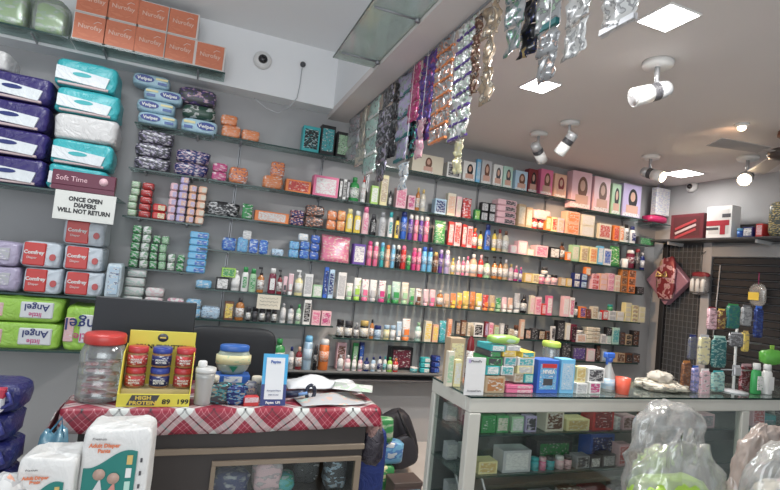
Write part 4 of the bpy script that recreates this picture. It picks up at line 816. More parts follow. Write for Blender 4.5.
# payment stand
r = onT(272.5, 2.545, 'blue and white payment stand card on the plaid cloth', 'payment_stand', 'card stand')
st = MB().add([(-.062, 0, 0), (.062, 0, 0), (.062, .05, .245), (-.062, .05, .245), (-.062, .008, -.0), (.062, .008, 0), (.062, .058, .245), (-.062, .058, .245)], [(0,1,2,3),(7,6,5,4),(0,4,5,1),(1,5,6,2),(2,6,7,3),(3,7,4,0)])
st.build('stand_plate', mat((.02, .38, .72), .35), r)
def inc(nm, m, x0, x1, z0, z1, o_=.0015):
    f = lambda z: z/.245*.05
    MB().add([(x0, f(z0)-o_, z0), (x1, f(z0)-o_, z0), (x1, f(z1)-o_, z1), (x0, f(z1)-o_, z1), (x0, f(z0)+.001, z0), (x1, f(z0)+.001, z0), (x1, f(z1)+.001, z1), (x0, f(z1)+.001, z1)], [(0,1,2,3),(7,6,5,4),(0,4,5,1),(1,5,6,2),(2,6,7,3),(3,7,4,0)]).build(nm, m, r)
inc('navy_base', mat((.02, .04, .2), .4), -.062, .062, 0, .10, .0012); inc('white_card', mat((.74, .77, .80), .5), -.046, .046, .03, .228, .0025)
tl = math.pi/2-math.atan(.05/.245)
text('Paytm', .02, mat((.02, .1, .4)), r, (0, .0425-.0035, .208), (tl, 0, 0), bold=.0008); text('Accepted Here', .011, mat('navy'), r, (0, .0145-.0035, .071), (tl, 0, 0)); text('scan to pay', .011, mat('navy'), r, (0, .0105-.0035, .052), (tl, 0, 0)); text('Paytm  UPI', .016, mat('white'), r, (0, .003-.0022, .014), (tl, 0, 0), bold=.0006)
box('back_leg', mat((.02, .38, .72), .4), -.03, .03, .09, .094, 0, .15, 0, r)
# tape dispenser like black tool
r = onT(303, 2.62, 'black and blue hand trimmer lying on the desk right of the stand', 'hand_tool', 'tool', z=TZ+.002)
MB().tube([(-.10, .02, .03), (-.04, .01, .035), (.0, 0, .045)], .020, 10, .014).build('grip', mat((.02, .03, .07), .3), r)
tr = MB(); ring = [(.035+.022*math.cos(a*math.pi/10), 0, .048+.036*math.sin(a*math.pi/10)) for a in range(21)]; tr.tube(ring, .010); tr.build('ring_head', mat((.02, .025, .05), .3), r)
MB().tube([(-.03, -.012, .038), (.015, -.012, .046)], .008).build('blue_insert', mat((.15, .3, .6), .3), r)
# papers and plastic on the right side of the desk
def sheet(nm, lab, ct, px, Y, z, w_, d_, m, seed, rz=0, amp=.02, grp=None):
    r = onT(px, Y, lab, nm, ct, z=z, grp=grp, rz=rz); n = 14; vs = []
    for i in range(n+1):
        for j in range(n+1):
            x = (i/n-.5)*w_; y = (j/n)*d_; e = min(i, n-i, j, n-j)/n*2
            vs.append((x, y, .002+amp*(.5+.5*noise.noise(Vector((x*7+seed, y*7, seed))))*(.35+e)))
    o = MB().add(vs, [(i*(n+1)+j, (i+1)*(n+1)+j, (i+1)*(n+1)+j+1, i*(n+1)+j+1) for i in range(n) for j in range(n)], True).build('sheet', m, r)
    md = o.modifiers.new('thickness', 'SOLIDIFY'); md.thickness = .0015; return r
sheet('white_plastic_bag', 'white folded plastic bag lying at the back of the desk', 'bag', 325, 2.80, TZ+.001, .42, .22, mat((.78, .80, .82), .3), 3, 0, .12)
sheet('newspaper', 'colourful folded newspaper at the right front of the desk', 'newspaper', 336, 2.52, TZ+.001, .36, .24, printed('lgrey', 'peach', 'mint', 16, .5), 8, .12, .05)
sheet('green_magazine', 'green and white leaflet curled at the right corner of the desk', 'leaflet', 352, 2.62, TZ+.052, .22, .17, printed('white', 'lgreen', 'lgrey', 14, .4), 12, -.35, .03)
# monitor seen from behind and swivel chair
r = onT(137, 2.93, 'black flat monitor standing at the back of the desk', 'monitor', 'monitor', rz=-.06)
P0 = XatZ(85, 2.93, 1.2); P1 = XatZ(190, 2.93, 1.2); q = (P1-P0)/2*.98
box('screen_housing', mat((.025, .029, .035), .55), -q, q, 0, .03, .12, .445, .004, r); box('stand_neck', mat('black', .4), -.03, .03, .03, .05, .01, .3, .002, r); box('stand_foot', mat('black', .4), -.12, .12, -.04, .12, 0, .012, .003, r)
box('desk_extension', mat('dgrey'), 0, .001, 0, .001, 0, .001) if False else None
r = thing('office_chair', 'black swivel chair with rounded back behind the desk', 'chair', (XatZ(233, 3.62, 1.0), 3.62, 0))
BK = mat((.018, .02, .024), .55)
MB().puff(-.31, .31, -.02, .07, .55, 1.02, .35, 16, 12).build('backrest', BK, r); MB().puff(-.26, .26, -.50, -.02, .42, .52, .4, 14, 8).build('seat', BK, r)
box('back_bar', BK, -.03, .03, -.1, .06, .36, .60, .005, r); MB().tube([(0, -.26, .1), (0, -.26, .43)], .025).build('gas_column', mat('dgrey', .3, .5), r)
for k in range(5):
    a = k*2*math.pi/5+.3; lg = MB().tube([(0, -.26, .11), (.26*math.cos(a), -.26+.26*math.sin(a), .075)], .022, 8, .015).build('leg', mat('black', .4), r)
    MB().lathe([(.024, -.012), (.026, 0), (.024, .012)], 14).build('castor', mat('black', .4), lg, (.26*math.cos(a), -.26+.26*math.sin(a), .0275), (math.pi/2, 0, a))
# ================================================================ GLASS COUNTER
CZ = .987; CY = 1.97; CX0, CX1 = 1.215, 3.9; CB = 2.36
AL = mat((.60, .60, .54), .4, .05, 'counter_frame')
ct = thing('glass_counter', 'long glass showcase counter with off white frame', 'counter', (CX0, CY, 0)); L = CX1-CX0; D = CB-CY
box('top_glass', glassy('counter_top_glass', (.72, .78, .75), .35, .06, .12, (.35, .38, .36)), 0, L, 0, D, CZ-.008, CZ, 0, ct)
b = MB().box(0, L, 0, .001, CZ-.0085, CZ+.0005); b.box(-.001, 0, 0, D, CZ-.0085, CZ+.0005); b.build('top_edge', EDGE, ct)
b = MB().box(0, L, .004, .04, CZ-.075, CZ-.009, .004).box(0, .04, .041, D, CZ-.075, CZ-.009, .004).box(.001, L, D-.035, D, CZ-.075, CZ-.0095, .002); b.build('top_rail', AL, ct)
for x in (0, XatZ(741, CY, .7)-CX0, L-.05): box('front_post', AL, x, x+.062, .002, .045, 0, CZ-.076, .004, ct)
box('rear_post', AL, 0, .03, D-.04, D, 0, CZ-.076, .004, ct); box('rear_post', AL, L-.03, L, D-.04, D, 0, CZ-.076, .004, ct)
b = MB().box(.0, L, .003, .04, 0, .08, .002); b.build('bottom_rail', AL, ct)
box('front_glass', PANE, .056, L-.05, .016, .021, .08, CZ-.076, 0, ct); box('side_glass', PANE, .010, .015, .05, D-.04, .08, CZ-.076, 0, ct)
box('back_board', mat((.17, .175, .175), .6), .03, L-.03, D-.02, D-.01, .08, CZ-.076, 0, ct)  # board grey is lightened to stand in for reflected haze in the glass
ZA = .80; ZB = .61; ZC_ = .42
for z in (ZA, ZB, ZC_): box('inner_shelf', GLASS, .016, L-.05, .05, D-.022, z-.008, z, 0, ct); box('shelf_edge', EDGE, .056, L-.05, .0455, .05, z-.009, z, 0, ct)
box('bottom_board', mat('dgrey'), .016, L-.05, .045, D-.022, .08, .09, 0, ct)
PA, PB, PC = 'on the upper shelf inside the glass counter', 'on the middle shelf inside the glass counter', 'on the lower shelf inside the glass counter'
YC = CY+.055
row(ZA, YC, PA, [('b',466,476,16,'dgrey','white'), ('b',482,496,16,'green','green'), ('b',497,509,16,'green','cream'), ('b',512,524,15,'lgreen','white'), ('b',526,537,15,'lilac','dgrey'), ('b',546,564,20,'cream','brown'), ('b',567,590,11,'lyellow','gold'), ('b',593,614,20,'red','dred'), ('l',616,621,12,'white','lgrey',dict(n=3)), ('b',623,636,13,'lpink','brown'), ('b',650,690,15,'brown','lpink'), ('b',694,715,13,'lpink','grey'), ('t',744,750,30,'lgrey','lgreen'), ('b',753,765,26,'lpink','red')])
row(ZB, YC, PB, [('b',467,473,24,'white','lgrey'), ('b',479,498,12,'lyellow','gold'), ('b',503,531,21,'lgrey','white'), ('j',534,541,12,'teal','teal'), ('j',542,548,12,'pink','lpink'), ('j',549.5,557,12,'teal','dgrey'), ('j',559,566,12,'lpink','white'), ('j',567,574,12,'lpink','dgrey'), ('b',577,590,12,'grey','dgrey'), ('b',591,601,10,'dgrey','white'), ('b',603,616,12,'dgrey','lgrey'), ('b',619,630,21,'lpink','red'), ('b',640,660,15,'navy','blue')])
row(ZB, YC+.10, PB, [('b',590,614,24,'blue','navy'), ('b',536,572,20,'dgrey','green'), ('b',750,775,34,'teal','lblue')])
row(ZC_, YC, PC, [('b',510,535,15,'dgrey','grey'), ('b',538,560,13,'grey','dgrey'), ('q',563,585,17,'brown','tan'), ('b',588,612,14,'dred','lpink'), ('b',614,626,18,'dgrey','grey')])
for z_, P_ in ((ZA, PA), (ZB, PB), (ZC_, PC)): row(z_, CY+.24, P_, [('b',447,458,16,'lgrey','white'), ('b',462,474,14,'white','lgrey')])
# silver tray inside the counter
X0 = XatZ(478, YC+.02, ZC_+.05); r = thing('tray', 'silver framed tray leaning inside the glass counter', 'tray', (X0, YC+.02, ZC_+.002), .25)
bb = MB(); T = Matrix.Rotation(math.radians(62), 4, 'X')
box('tray_panel', mat((.09, .1, .1), .3), -.075, .075, 0, .19, 0, .004, 0, r).matrix_local = T
box('tray_rim', mat('lgrey', .3, .6), -.085, .085, -.008, .0, -.002, .012, .002, r).matrix_local = T
for x in (-.085, .075): box('tray_rim', mat('lgrey', .3, .6), x, x+.01, 0, .19, -.002, .012, .002, r).matrix_local = T
# ---- goods on the counter top
TC = 'on the glass counter'; zc = CZ+.001
def onC(px, Y, lab, nm, c_, z=zc, grp=None, rz=0): return thing(nm, lab, c_, (XatZ(px, Y, z), Y, z), rz, grp)
r = onC(473.5, 1.985, 'white standing payment card at the corner of the glass counter', 'payment_card', 'card stand', rz=.0)
hh = 37*mpp(1.3, 2, 1); ww = 11*mpp(1.3, 2, 1)
box('card', mat((.78, .78, .78), .5), -ww, ww, 0, .006, 0, hh, .001, r); box('prop', mat('lgrey'), -.02, .02, .006, .05, 0, .06, 0, r)
text('PhonePe', .016, mat('dgrey'), r, (0, -.001, hh*.90)); text('Accepted here', .012, mat('dgrey'), r, (0, -.001, hh*.12)); box('logo_dot', mat('lilac'), -ww*.8, -ww*.55, -.0008, 0, hh*.85, hh*.95, 0, r)
row(zc, 2.13, TC, [('b',447,453,34,'cream','lgreen'), ('b',454,461,26,'lyellow','white')])
row(zc, 2.24, TC, [('b',448,463,42,'tan','lyellow'), ('t',467,474,54,'dred','tan')])
row(zc, 2.02, TC, [('b',486,505,16,'tan','amber'), ('l',507,534,8,'pink','lpink',dict(n=2)), ('b',537,558,32,'blue','sky',dict(look='royal blue box with a red corner')), ('b',560,574,33,'sky','lblue'), ('b',577,588,10,'white','lgrey'), ('b',590,601,11,'white','magenta')])
row(zc+.0525-.0, 2.04, TC, [('b',577,586,15,'lyellow','gold'), ('b',588,605,14,'white','dgrey')])
for o, lk, p in list(AUTO)[-2:]: o.location.z = zc+.052
bpy.context.view_layer.update()
P = XatZ(547, 2.02, zc+.1); r_ = [o for o, l, p in AUTO if l.startswith('royal blue')][0]
box('red_corner', mat((.6, .03, .03), .4), -.04, .048, -.0022, 0, .125, .145, 0, r_); text('NIVEA', .026, mat('white'), r_, (0, -.003, .105), bold=.0008); box('product_picture', mat('dgrey'), -.028, .028, -.002, 0, .04, .072, 0, r_)
# the big heap of teal, yellow and white cartons
hs = [(486,500,17,9,'teal','white'),(501,514,17,9,'white','teal'),(515,524,10,9,'cream','tan'),(525,534,10,9,'teal','mint'),(486,502,26,8,'green','dgrey'),(503,516,26,9,'lgrey','teal'),(517,534,19,8,'lyellow','lgrey'),(488,500,34,6,'dgrey','green'),(501,515,35,6,'yellow','gold'),(517,534,27,8,'white','teal'),(489,504,40,6,'teal','white'),(505,519,41,5,'white','lgrey'),(520,534,35,6,'yellow','teal')]
for i, (a, b_, up, hp, c1, c2) in enumerate(hs):
    Y = 2.035+(i % 3)*.004; m_ = mpp(1.55, 2.03, 1.1); X0 = XatZ(a, Y, zc+.1); X1 = XatZ(b_, Y, zc+.1)
    item('b', (X0+X1)/2, Y, zc+up*m_, (X1-X0)*.95, hp*m_*.97, .13, c1, c2, autolook('b', c1, c2), 'in the heap on the glass counter', group='cartons heaped on the glass counter')
r = onC(507, 2.04, 'lime green rolled packet lying on top of the carton heap', 'green_packet', 'packet', z=zc+47*mpp(1.55, 2.03, 1.1)); MB().puff(-.085, .085, 0, .07, 0, .040, .6, 14, 8, .12, 5).build('wrapper', printed('lime', 'lime', 'mint', 12, .3), r)
r = onC(548, 2.16, 'clear plastic jar with a lime green lid behind the blue box', 'clear_jar', 'jar')
MB().lathe([(.04, 0), (.044, .005), (.044, .20), (.038, .215)], 24).build('jar_body', PLASTIC, r); MB().lathe([(.047, .213), (.048, .216), (.048, .235), (.042, .24)], 24).build('lid', mat((.45, .6, .05), .4), r); MB().puff(-.034, .034, -.034, .034, .006, .15, .6, 8, 6).build('contents', printed('tan', 'lpink', 'cream', 30), r)
r = onC(607, 2.10, 'white glue bottle with a blue spray head on the counter', 'spray_bottle', 'bottle')
MB().lathe([(.036, 0), (.04, .006), (.038, .08), (.016, .13), (.013, .16)], 20).build('bottle_body', glassy('milky_plastic', (.9, .9, .9), .3, .2, .5, (.62, .62, .60)), r); b = MB().box(-.035, .03, -.014, .014, .175, .205, .006); b.lathe([(.018, .155), (.018, .178)], 14); b.box(-.02, -.008, -.006, .006, .14, .178, .002); b.build('spray_head', mat('blue', .35), r); MB().lathe([(.0402, .015), (.0392, .07)], 20).build('label', printed('lblue', 'white', 'sky', 20), r)
r = onC(622, 2.04, 'red orange plastic cup on the counter beside the glue bottle', 'plastic_cup', 'cup')
MB().lathe([(.030, 0), (.032, .003), (.040, .085), (.037, .085), (.029, .006), (.002, .005)], 24).build('cup_wall', mat((.7, .09, .04), .35), r)
r = onC(678, 2.04, 'heap of crumpled cream and dark checked cloth on the counter', 'cloth_heap', 'cloth')
MB().puff(-.17, .14, 0, .2, 0, .055, .8, 18, 10, .35, 5).build('lower_fold', printed('cream', 'dgrey', 'tan', 22, .8), r); MB().puff(-.09, .03, .03, .16, .04, .105, .8, 16, 10, .35, 8).build('upper_fold', mat((.55, .5, .42), .8), r)
# wire display rack with hanging packets
r = rack = onC(733, 2.12, 'white wire display stand at the right of the counter', 'display_rack', 'display rack')
b = MB().tube([(0, 0, .012), (0, 0, .47)], .008); b.build('pole', mat('white', .4), r); MB().lathe([(.08, 0), (.08, .006), (.012, .014)], 24).build('foot', mat('lgrey', .4), r)
for z in (.44, .30, .13):
    b = MB()
    for x in (-.16, .19): b.tube([(0, 0, z), (x, -.03, z+.008)], .0035)
    b.tube([(-.16, -.03, z+.008), (.19, -.03, z+.008)], .003); b.build('hook_arm', mat('lgrey', .3, .5), r)
def hangpack(px, pxr, yt, yb, Y, c1, c2, lab, kind='o'):
    A = WY(px, (yt+yb)/2, Y); B = WY(pxr, (yt+yb)/2, Y); T_ = WY((px+pxr)/2, yt, Y); Bo = WY((px+pxr)/2, yb, Y); w_ = B.x-A.x; h = T_.z-Bo.z
    w_ *= .92
    rr = thing('hanging_packet', lab, 'packet', ((A.x+B.x)/2, Y, Bo.z), 0, 'packets hanging on the wire display stand')
    MB().puff(-w_/2, w_/2, 0, .022, 0, h*.93, .3, 12, 10, .12, px).build('packet_body', printed(c1, c2, 'smoke', 30, .3, .2), rr)
    box('hanging_header', mat(c2 if isinstance(c2, str) else c2, .4), -w_*.4, w_*.4, .009, .013, h*.88, h, 0, rr)
for a in ((709,718,307,330,2.08,'lpink','dred','pink and white packet high on the left of the display stand'), (719,727,309,330,2.08,'brown','yellow','amber packet on the top hook left of the green one'), (728,741,304,329,2.08,'dteal','green','shiny teal green packet on the top hook of the stand'), (743,753,305,326,2.08,'foil','smoke','silver white packet on the top hook of the stand'),
          (690,698,335,360,2.08,'smoke','navy','dark blue patterned packet at the left of the middle hook'), (700,711,335,365,2.08,'lyellow','lgrey','yellow green printed packet on the middle hook'), (713,728,336,368,2.08,'dteal','mint','large teal rounded packet on the middle hook'), (730,751,333,347,2.08,'smoke','silver','flat clear packet on the middle hook'),
          (683,692,361,390,2.07,'brown','amber','brown packet leaning low at the left of the stand'), (693,700,366,393,2.07,'lilac','blue','lilac and blue packet low on the stand'), (701,711,369,400,2.07,'lpink','white','pink striped pouch standing low on the stand'), (713,726,371,392,2.07,'mint','teal','mint green carded packet low on the stand'), (741,754,364,397,2.15,'dred','lpink','dark red packet behind the stand pole'), (756,764,306,338,2.08,'navy','blue','blue hanging packet right of the stand'), (744,750,331,352,2.075,'yellow','gold','yellow hanging packet below the silver one')): hangpack(*a)
row(zc, 2.03, TC, [('s',756,765,30,'green','white'), ('s',767,776,29,'white','white',dict(look='white shampoo bottle with red label'))])
r = onC(738, 2.078, 'small clear blister pack hanging low on the stand', 'blister_pack', 'packet', z=zc+.105); box('blister', mat('silver', .2, .6), -.03, .03, 0, .012, 0, .05, .004, r); box('backing_card', mat('lgrey'), -.034, .034, .012, .014, -.003, .062, 0, r)
r = onC(778, 2.16, 'lime green bag hanging at the right frame edge', 'green_bag', 'bag', z=zc+.16); MB().puff(-.09, .09, 0, .09, 0, .10, .7, 12, 8, .2, 3).build('bag_body', mat((.12, .5, .05), .35), r); box('header', mat('lime'), -.02, .02, .04, .044, .09, .13, 0, r)
# ---- right wall shelf and rack goods
r = thing('wall_rack_shelf', 'black edged shelf board high on the right wall', 'shelf', (XR, 2.3, 2.14))
box('board', mat((.06, .06, .065), .5), -.26, -.002, 0, 1.72, -.02, 0, .002, r); box('back_strip', mat((.05, .05, .055), .5), -.02, -.002, 0, 1.35, .0005, .15, .002, r)
for y in (1.50, .62): box('bracket', mat((.5, .5, .5), .5), -.24, -.002, y, y+.02, -.055, -.021, .002, r)
def onR(pa, pb, hp, c1, c2, lab, nm='carton_box', ctg='box', kind=k_box, d=.12):
    X = XR-.24; A = WX(pa, 240, X); B = WX(pb, 240, X); w_ = abs(A.y-B.y); m_ = mpp(X, (A.y+B.y)/2, 2.2)
    rr = thing(nm, lab, ctg, (X, (A.y+B.y)/2, 2.141), -math.pi/2, 'boxes on the right wall shelf'); kind(rr, w_*.96, hp*m_, d, c1, c2); return rr
onR(669, 703, 25, 'dred', 'maroon', 'long dark red shoe style box at the left of the right wall shelf'); rr = onR(705, 731, 32, 'white', 'dred', 'white box with a red band on the right wall shelf')
rr.children[1].data.materials[0] = mat((.62, .6, .58), .5)
for nm_, a_ in (('printed_dryer_barrel', (-.12, .10, -.003, 0, .115, .165)), ('printed_dryer_handle', (.015, .065, -.003, 0, .03, .12)), ('grey_band', (-.12, -.0, -.0025, 0, .075, .10)), ('printed_hair', (.03, .11, -.0025, 0, .19, .225))):
    box(nm_, mat((.42, .02, .04), .4) if 'dryer' in nm_ else mat('dgrey'), *a_, .001, rr)
q_ = [o for o in bpy.data.objects if o.get('label', '').startswith('long dark red shoe')][0]; q_['label'] = 'long dark red box with diagonal stripes at the left of the right wall shelf'
q_.children[0].data.materials[0] = mat((.13, .02, .03), .4); q_.children[1].data.materials[0] = mat((.09, .02, .025), .4)
for k_ in range(3):
    o_ = box('diagonal_stripe', mat((.40, .04, .05) if k_ != 1 else (.5, .4, .4), .4), -.13, .11, -.004, .0, -.012+.0, .012, .001, q_); o_.location = (0, 0, .055+.045*k_); o_.rotation_euler = (0, -.35, 0)
onR(735, 741, 9, 'blue', 'sky', 'small blue jar on the right wall shelf', 'jar', 'jar', k_jar, .05); onR(742, 752, 10, 'navy', 'white', 'navy and white small box on the right wall shelf'); onR(755, 762, 13, 'red', 'lpink', 'small red box near the right frame edge')
onR(764, 790, 36, (.10, .13, .13), 'yellow', 'large dark green rounded bag at the right frame edge', 'dark_bag', 'bag', k_puff, .2)
# pink gift box hanging on the grille
P = WX(668, 281, XR-.12); r = thing('gift_box', 'pink diamond turned gift box in front of the wire grille', 'gift box', (XR-.12, P.y, P.z))
rb = box('box_body', mat((.36, .17, .23), .4), -.03, .05, -.18, .18, -.18, .18, .006, r); rb.rotation_euler = (math.radians(45), 0, 0)
b = MB().puff(-.085, -.032, -.13, .07, -.20, .23, .6, 14, 12, .2, 4); b.build('red_net_pouch', printed('dred', 'lpink', 'tan', 17, .35, .2, (1, 1, 1)), r)
for k in range(2): MB().tube([(-.09, 0, .05), (-.10, (.05 if k else -.05), .09), (-.10, (.07 if k else -.07), .04), (-.09, 0, .045)], .008).build('gold_bow_loop', mat('gold', .3, .5), r)
P = WX(700, 285, XR-.1); r = thing('net_bag', 'red topped clear bag of white bottles hanging beside the gift box', 'bag', (XR-.1, P.y, P.z))
MB().puff(-.04, .04, -.10, .10, -.10, .10, .6, 12, 10, .1, 6).build('bag_body', printed('smoke', 'dgrey', 'lgrey', 16, .4), r); MB().puff(-.035, .035, -.09, .09, .07, .13, .7, 10, 6, .15, 2).build('red_top', mat('dred', .4), r)
for q_ in (-.055, 0, .055): MB().lathe([(.02, -.07), (.022, .03), (.010, .06)], 12, (-.035, q_, 0)).build('white_bottle', mat('white'), r); MB().tube([(0, 0, .12), (.0, 0, .30), (.05, .0, .34)], .004).build('string', mat('lgrey'), r)
P = WX(757, 297, XR-.1); r = thing('yellow_tagged_bag', 'clear bag with a yellow tag hanging on the shutter', 'bag', (XR-.09, P.y, P.z)); MB().puff(-.03, .03, -.07, .07, -.08, .12, .7, 12, 10, .2, 9).build('bag_body', BAGM, r); box('yellow_tag', mat('yellow'), -.037, -.032, -.03, .06, -.03, .04, 0, r); MB().tube([(0, 0, .11), (.0, 0, .22)], .003).build('string', mat('magenta'), r)
# ================================================================ THINGS BETWEEN DESK AND COUNTER
def floorP(px, Y, lab, nm, c_, z=0.0, grp=None, rz=0): return thing(nm, lab, c_, (XatZ(px, Y, z+.1), Y, z), rz, grp)
CB_ = box('x', mat('tan'), 0, 1, 0, 1, 0, 1); bpy.data.objects.remove(CB_)
r = floorP(409, 3.45, 'black backpack leaning against the wall under the ledge', 'backpack', 'backpack', rz=.0)
bp = MB().puff(-.15, .15, 0, .19, 0.02, .44, .55, 14, 12, .06, 2).build('main_body', mat((.022, .022, .03), .6), r, (0, 0, 0), (0, -.38, 0)); MB().puff(-.10, .10, -.06, .01, .06, .29, .5, 10, 8, .04, 3).build('front_pocket', mat((.03, .03, .04), .6), r, (0, 0, 0), (0, -.38, 0))
for x in (-.08, .07): MB().tube([(x-.2, .0, .46), (x-.16, -.05, .36), (x-.04, -.035, .18)], .012).build('strap', mat('black', .6), r)
r.location.z = .04
def pk(px, Y, z, w_, h, d, c1, c2, c3, lab, nm='food_pack', ct_='pack'):
    rr = floorP(px, Y, lab, nm, ct_, z, 'packs on the floor beside the desk'); MB().puff(-w_/2, w_/2, 0, d, 0, h, .4, 12, 8, .1, px).build('wrapper', printed(c1, c2, c3, 12, .3), rr); return rr
pk(385, 3.25, .0, .16, .17, .12, 'green', 'green', 'lyellow', 'green printed pack standing on the floor beside the blue bag')
pk(392, 3.26, .172, .2, .155, .12, 'sky', 'blue', 'white', 'sky blue pack between the two green packs')
pk(386, 3.24, .328, .13, .17, .11, 'green', 'lgreen', 'cream', 'green printed pack on top beside the backpack')
r = floorP(402, 3.26, 'brown lidded box under the sky blue pack', 'carton_box', 'box', 0, None); box('carton', mat((.14, .09, .08), .5), -.10, .10, 0, .15, 0, .10, .003, r); box('blue_label', printed('sky', 'white', 'blue', 30), -.03, .09, -.002, 0, .015, .08, 0, r); box('lid', mat((.1, .07, .06), .5), -.104, .104, -.006, .156, .10, .13, .003, r)
r.location.z = 0; r.location.y = 3.08; r.location.x = XatZ(408, 3.08, .08)
r = floorP(369, 2.93, 'dark blue cloth bag hanging beside the desk end', 'blue_bag', 'bag'); MB().puff(-.10, .10, 0, .22, 0.0, .53, .45, 14, 12, .10, 6).build('bag_body', film((.012, .035, .2), .6, 8, .6), r); MB().tube([(-.06, .1, .50), (-.03, .1, .58), (.04, .1, .58), (.07, .1, .50)], .010).build('handle', mat((.02, .05, .28), .6), r)
r = floorP(375, 2.50, 'bundle of dark and pink plastic hanging off the desk corner', 'bag_bundle', 'bag', .47); MB().puff(-.055, .065, 0, .14, 0.0, .20, .7, 12, 10, .25, 6).build('dark_bag', film((.035, .03, .045), .4, 18, .9), r); MB().puff(-.05, .05, .01, .13, .14, .25, .8, 12, 8, .3, 9).build('pink_cloth', film((.33, .19, .17), .6, 18, .9), r)
# ================================================================ LEFT FOREGROUND
lab_ = ['navy and white diaper pack at the bottom of the left edge stack', 'navy and white diaper pack second up at the left edge', 'navy and white diaper pack third up at the left edge', 'navy and white diaper pack fourth up at the left edge', 'navy and white diaper pack fifth up at the left edge', 'navy and red topped diaper pack at the top of the left edge stack']
XA = XatZ(24, 2.3, .8)
for i in range(9):
    rr = thing('folded_diaper_pack', 'navy and white folded diaper pack, %s at the left edge' % ['bottom', 'second up', 'third up', 'fourth up', 'fifth up', 'sixth up', 'third from top', 'second from top', 'topmost'][i], 'diaper pack', (XA-.15+random.uniform(-.008, .008)+i*.001, 2.2, i*.106), 0, 'navy diaper packs stacked at the left edge')
    MB().puff(-.16, .14, 0, .2, 0, .105, .4, 14, 10, .06, i).build('wrapper', film((.016, .02, .13), .3, 14), rr)
    box('white_front', mat((.72, .73, .75), .4), -.15, .092, -.014, .05, .012, .092, .006, rr); MB().tube([(.075, -.002, .02), (.12, -.02, .05), (.10, -.008, .085)], .007).build('carry_loop', mat((.04, .05, .26), .3), rr)
    if i >= 7: box('red_band', mat((.5, .02, .06), .4), -.152, .094, -.016, .03, .062, .098, .004, rr)
Yp = 1.75
def carton(px, Y, w_, d, h, lab):
    rr = floorP(px, Y, lab, 'cardboard_carton', 'carton', 0, 'cartons under the adult diaper packs'); box('carton_body', mat((.42, .28, .16), .7), -w_/2, w_/2, 0, d, 0, h, .004, rr); box('packing_tape', mat('tan', .3), -.03, .03, -.001, d+.001, h-.001, h+.001, 0, rr); return rr
def adult(pa, pb, ytop, Y, z0, lab, rz=0, d=.16):
    A = WY(pa, ytop+15, Y); B = WY(pb, ytop+15, Y); T_ = WY((pa+pb)/2, ytop, Y); w_ = B.x-A.x; h = T_.z-z0
    rr = thing('adult_diaper_bag', lab, 'diaper pack', ((A.x+B.x)/2, Y, z0), rz, 'adult diaper packs in front of the desk')
    MB().puff(-w_/2, w_/2, 0, d, 0, h, .17, 26, 18, .045, pa*.1).build('wrapper', film((.72, .72, .70), .35, 9, .5), rr)
    nn = 16; vs = []; 
    for i in range(nn+1):
        u = i/nn; x = -w_*.43+u*w_*.74; zt = h*.745+.016*math.sin(u*5-2.2)+.03*u
        vs += [(x, -.004, zt), (x, -.004, h*.08), (x, .02, zt), (x, .02, h*.08)]
    fs = []
    for i in range(nn): a = i*4; fs += [(a, a+1, a+5, a+4), (a, a+4, a+6, a+2)]
    MB().add(vs, fs).build('green_panel', mat((.0, .20, .17), .4), rr)
    text('Adult Diaper\nPants', w_*.082, mat((.75, .2, .08)), rr, (-w_*.17, -.0065, h*.865), bold=.0007); text('Premium', w_*.055, mat('dgrey'), rr, (-w_*.25, -.0065, h*.935)); 
    PNL = [('printed_man', (.62, .62, .62), -.32, -.14, .40, .64), ('printed_woman', (.62, .25, .2), -.13, .08, .40, .61)]
    for nm, c_, x0, x1, z0_, z1_ in PNL:
        MB().add([(x0*w_, -.006, z0_*h), (x1*w_, -.006, z0_*h), (x1*w_*(.7 if x1 > 0 else 1), -.006, z1_*h*.86), ((x0+x1)/2*w_+.01, -.006, z1_*h), (x0*w_*.9, -.006, z1_*h*.82)]+[(x, 0, z) for x, z in ((x0*w_, z0_*h), (x1*w_, z0_*h), (x1*w_*.8, z1_*h*.8))], [(0, 1, 2, 3, 4)]).build(nm, mat(c_, .5), rr)
        MB().lathe([(.017, 0), (.017, .001)], 16).build(nm+'_head', mat((.5, .33, .26), .5), rr, ((x0+x1)/2*w_+.006, -.0062, z1_*h*1.045), (math.pi/2, 0, 0))
    for k, (c_, q) in enumerate((('gold', .74), ('white', .64), ('mint', .54), ('white', .42))): box('small_icon', mat(c_), w_*.17, w_*.25, -.0065, 0, h*q, h*(q+.07), 0, rr)
    for k in range(4): box('side_mark', mat('dgrey'), w_*.36, w_*.39, -.002, .006, h*(.45+.1*k), h*(.48+.1*k), 0, rr)
    return rr
ZT1 = WY(116, 430, 1.82).z-.37; carton(118, 1.73, .22, .2, ZT1-.001, 'brown cardboard carton under the upright adult diaper pack'); adult(81, 152, 430, 1.74, ZT1, 'white upright adult diaper pack with green panel in front of the desk', -.05)
ZT2 = WY(45, 460, 1.78).z-.37; carton(42, 1.69, .15, .2, ZT2-.001, 'brown cardboard carton under the lower adult diaper pack'); adult(16, 76, 460, 1.70, ZT2, 'white adult diaper pack, lower one left of the upright pack')
rr = thing('printed_bag', 'small printed white bag at the bottom left corner', 'bag', (XatZ(-16, 1.66, .5)-.0, 1.66, .281)); MB().puff(-.06, .06, 0, .12, 0, WY(5, 474, 1.72).z-.281, .5, 12, 8, .1, 4).build('wrapper', printed('white', 'lgrey', 'orange', 14, .4), rr)
carton(-22, 1.66, .12, .16, .28, 'narrow cardboard carton under the small printed bag')
